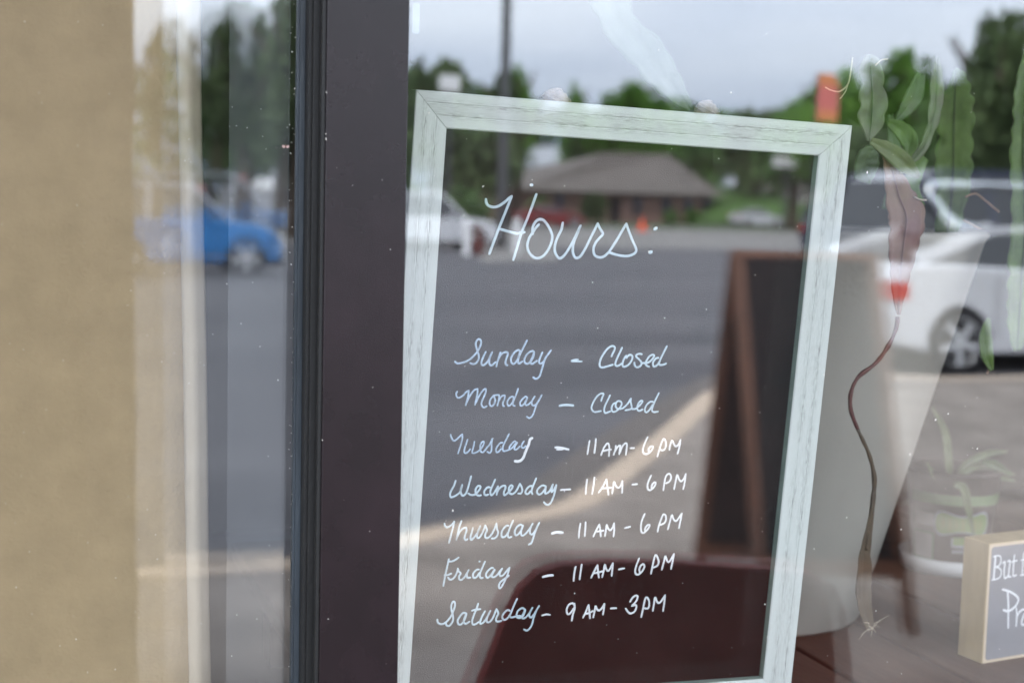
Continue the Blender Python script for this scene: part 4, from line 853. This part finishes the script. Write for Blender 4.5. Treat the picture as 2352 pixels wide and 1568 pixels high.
t = empty('peaked_tent', p, 'white peaked market tent beyond the blue hatchback', 'tent')
MB().add([p+Vector(v) for v in ((-1.3, -1.3, 2.0), (1.3, -1.3, 2.0), (1.3, 1.3, 2.0), (-1.3, 1.3, 2.0), (-.45, -.45, 2.75), (.45, -.45, 2.75), (.45, .45, 2.75), (-.45, .45, 2.75), (0, 0, 4.0))], [(0, 1, 5, 4), (1, 2, 6, 5), (2, 3, 7, 6), (3, 0, 4, 7), (4, 5, 8), (5, 6, 8), (6, 7, 8), (7, 4, 8)]).build('tent_roof', M_whitep, t)
for x in (-1.2, 1.2):
    for y in (-1.2, 1.2): MB().tube([p+Vector((x, y, 0)), p+Vector((x, y, 2.02))], .04, 6).build('tent_leg', M_whitep, t)
def polesign(px, py, d, wd, ht, label, mm):
    c_ = street_d(px, py, d); t = empty('pole_sign', (c_.x, c_.y, -.12), label, 'pole sign')
    MB().box((-wd/2, -.12, -ht/2), (wd/2, .12, ht/2), O=c_).build('sign_panel', mm, t)
    MB().tube([(c_.x, c_.y, -.12), (c_.x, c_.y, c_.z-ht/2)], .13, 8).build('post', M_pole, t)
polesign(1805, 372, 105, 2.1, .85, 'white pole sign right of the brick building', M_whitep)
polesign(1031, 192, 68, 1.0, .75, 'small white pole sign high above the white suv', M_whitep)
# banner flag
p = street_d(1900, 225, 38); t = empty('feather_banner', (p.x, p.y, -.12), 'tall red and orange feather banner in the car park', 'banner')
MB().tube([(p.x-.34, p.y, -.12), (p.x-.34, p.y, p.z+.62)], .03, 8).build('pole', M_pole, t)
for i, (z0, z1, m_) in enumerate(((.30, .62, M_or), (-.35, .298, M_redc), (-.62, -.352, M_or))):
    vs = []; 
    for y in (-.012, .012): vs += [(p.x-.31, p.y+y, p.z+z0), (p.x+.30, p.y+y+.05, p.z+z0), (p.x+.30-.15*(i == 0), p.y+y+.05, p.z+z1), (p.x-.31, p.y+y, p.z+z1)]
    MB().add(vs, [(0, 3, 2, 1), (4, 5, 6, 7), (0, 1, 5, 4), (1, 2, 6, 5), (2, 3, 7, 6), (3, 0, 4, 7)]).build('cloth', m_, t)
# cone
p = street_d(1475, 480, 88); p.z = -.118; t = empty('traffic_cone', p, 'orange traffic cone in front of the brick building', 'traffic cone')
MB().lathe([(.42, .0), (.42, .04), (.30, .05), (.05, .85), (0, .85)], 14, p).build('cone', mat('cone_orange', (.8, .10, .03), .6), t)
# grass
a_, b2 = rdir(1240, 1990, 100, 102)
c2_, d2 = rdir(1990, 1240, 109, 109)
MB().add([Vector((v.x, v.y, -.112)) for v in (a_, b2, c2_, d2)], [(0, 1, 2, 3)]).build('grass_verge', M_grass, kind='structure')
g = street_d(1680, 440, 135)
vs = []; fs = []
for i in range(9):
    for k in range(9): vs.append((g.x+(i-4)*2.2, g.y+(k-4)*2.5, -.13+3.6*max(0, 1-((i-4)/4.2)**2)*max(0, 1-((k-4)/4.2)**2)))
for i in range(8):
    for k in range(8): fs.append((i*9+k, i*9+k+1, i*9+10+k, i*9+9+k))
MB().add(vs, fs).build('hill', M_grass, smooth=True, kind='structure')

# ------------------------------------------------------------------ trees
def crown_mesh(name, seed, nclump, nleaf, ls, m, squash=1.0):
    r_ = random.Random(seed); vs = []; fs = []
    for c in range(nclump):
        th = r_.uniform(0, 2*pi); ph = math.acos(r_.uniform(-.75, 1)); rad = r_.uniform(.35, .92)
        cc = Vector((cos(th)*sin(ph), sin(th)*sin(ph), cos(ph)*squash))*rad; cr_ = r_.uniform(.14, .30)
        for l in range(nleaf):
            d = Vector((r_.gauss(0, 1), r_.gauss(0, 1), r_.gauss(0, .8))); d = d.normalized()*cr_*r_.uniform(.4, 1.05)
            p_ = cc+d; a_ = Vector((r_.uniform(-1, 1), r_.uniform(-1, 1), r_.uniform(-1, 1))).normalized(); b__ = a_.orthogonal().normalized(); s_l = ls*r_.uniform(.6, 1.3)
            o_ = len(vs); vs += [p_-a_*s_l, p_+b__*s_l*.6, p_+a_*s_l, p_-b__*s_l*.6]; fs.append((o_, o_+1, o_+2, o_+3))
    me = bpy.data.meshes.new(name); me.from_pydata([tuple(v) for v in vs], [], fs); me.materials.append(m); me.update(); return me
CM = [crown_mesh('crown_mesh_a', 1, 110, 45, .085, M_tree[0]), crown_mesh('crown_mesh_b', 2, 95, 42, .085, M_tree[1], 1.2), crown_mesh('crown_mesh_c', 4, 120, 45, .080, M_tree[2], .85)]
tm = MB(); tm.tube([(0, 0, 0), (.01, 0, .3), (0, .01, .6)], [.05, .038, .02], 8)
for k in range(6):
    a = k*1.1; tm.tube([(0, 0, .38+.03*k), (cos(a)*.15, sin(a)*.15, .55+.04*k), (cos(a)*.28, sin(a)*.28, .7+.04*k)], [.02, .013, .006], 6)
tme = bpy.data.meshes.new('trunk_mesh'); tme.from_pydata(tm.v, [], tm.f); tme.materials.append(M_bark)
def tree(px, ytop, d, wpx, kind, label, name='tree', lowfrac=.22):
    top_ = street_d(px, ytop, d); h = top_.z+.12; wr = wpx/2*d/F
    t = empty(name, (top_.x, top_.y, -.12), label, 'tree' if name == 'tree' else 'shrub', 'trees beyond the car park' if name == 'tree' else 'shrubs along the brick building')
    cz = h*(1+lowfrac)/2; hz = h*(1-lowfrac)/2
    c_ = bpy.data.objects.new('crown', CM[kind]); col.objects.link(c_); c_.parent = t; c_.location = (0, 0, cz); c_.scale = (wr*1.08, wr*1.08, hz*1.05); c_.rotation_euler = (0, 0, random.uniform(0, 6))
    tr_ = bpy.data.objects.new('trunk', tme); col.objects.link(tr_); tr_.parent = t; tr_.scale = (h*.9, h*.9, h*1.1)
    return t
for a_ in ((395, 60, 70, 150, 1, 'dark tree at the near end of the row behind the blue hatchback'), (560, 25, 60, 170, 1, 'tall dark tree directly behind the peaked tent'), (690, -40, 56, 170, 1, 'tallest dark tree beside the peaked tent'), (480, 200, 75, 160, 0, 'lower round tree behind the blue hatchback'), (640, 190, 70, 170, 1, 'lower dark tree between the two tall ones'),
           (830, 60, 66, 200, 1, 'dark tree standing between the tent and the small white pole sign'), (1000, 150, 85, 180, 1, 'round olive tree behind the small white pole sign'), (900, 130, 88, 170, 0, 'round green tree behind the white suv'), (1090, 290, 78, 190, 1, 'low brownish tree beside the utility pole'), (1190, 152, 95, 90, 2, 'bright tree touching the utility pole'),
           (1160, 175, 90, 100, 1, 'darker tree just left of the utility pole'), (1320, 195, 155, 70, 2, 'narrow bright tree behind the pale house'), (1460, 190, 135, 230, 2, 'wide bright green tree behind the brick roof'), (1590, 270, 150, 170, 0, 'green tree behind the blue roof'), (1380, 260, 150, 150, 0, 'green tree behind the brick roof ridge'),
           (1830, 225, 110, 190, 0, 'green tree behind the feather banner'), (1930, 165, 100, 210, 2, 'bright green tree right of the feather banner'), (2080, 115, 92, 240, 2, 'tall bright green tree above the black suv'), (2160, 200, 85, 170, 0, 'green tree between the bright one and the dark one'), (2300, 45, 80, 170, 1, 'tall thin dark tree above the navy suv'),
           (2240, 190, 76, 180, 1, 'dark lower tree behind the navy suv'), (2390, 130, 74, 200, 1, 'dark tree at the far end of the row'), (1990, 300, 70, 190, 1, 'low dark tree behind the black suv'), (1740, 262, 130, 150, 1, 'dark tree behind the white house')):
    tree(*a_)
for a_ in ((1365, 447, 106, 60, 1, 'round dark shrub by the brick building door'), (1235, 452, 108, 60, 0, 'green shrub at the corner of the brick building'), (1540, 480, 106, 40, 0, 'low shrub under the brick building windows'), (1590, 478, 106, 36, 2, 'bright low shrub near the corner of the roof'), (1870, 468, 70, 70, 1, 'dark shrub beside the pole sign'), (1060, 430, 62, 140, 0, 'wide shrub behind the white suv')):
    tree(*a_, name='shrub', lowfrac=.02)
# far woods as one mass
r_ = random.Random(9); vs = []; fs = []
for i in range(22000):
    u = r_.uniform(-60, 250); hgt = 15.5+3.5*noise.noise(Vector((u*.06, 0, 0)))+1.5*noise.noise(Vector((u*.25, 3, 0)))
    z = r_.uniform(-.1, 1)**.8*hgt if False else hgt*r_.random()**.75; p_ = Vector((u, -175-u*.12+r_.uniform(-3, 3), z)); a_ = Vector((r_.uniform(-1, 1), r_.uniform(-1, 1), r_.uniform(-1, 1))).normalized(); b__ = a_.orthogonal().normalized(); s1 = r_.uniform(.35, .8)
    o_ = len(vs); vs += [p_-a_*s1, p_+b__*s1*.7, p_+a_*s1, p_-b__*s1*.7]; fs.append((o_, o_+1, o_+2, o_+3))
MB().add(vs, fs).build('far_woods', M_tree[0], kind='stuff', label='dark green woods along the horizon beyond the buildings', category='woods')
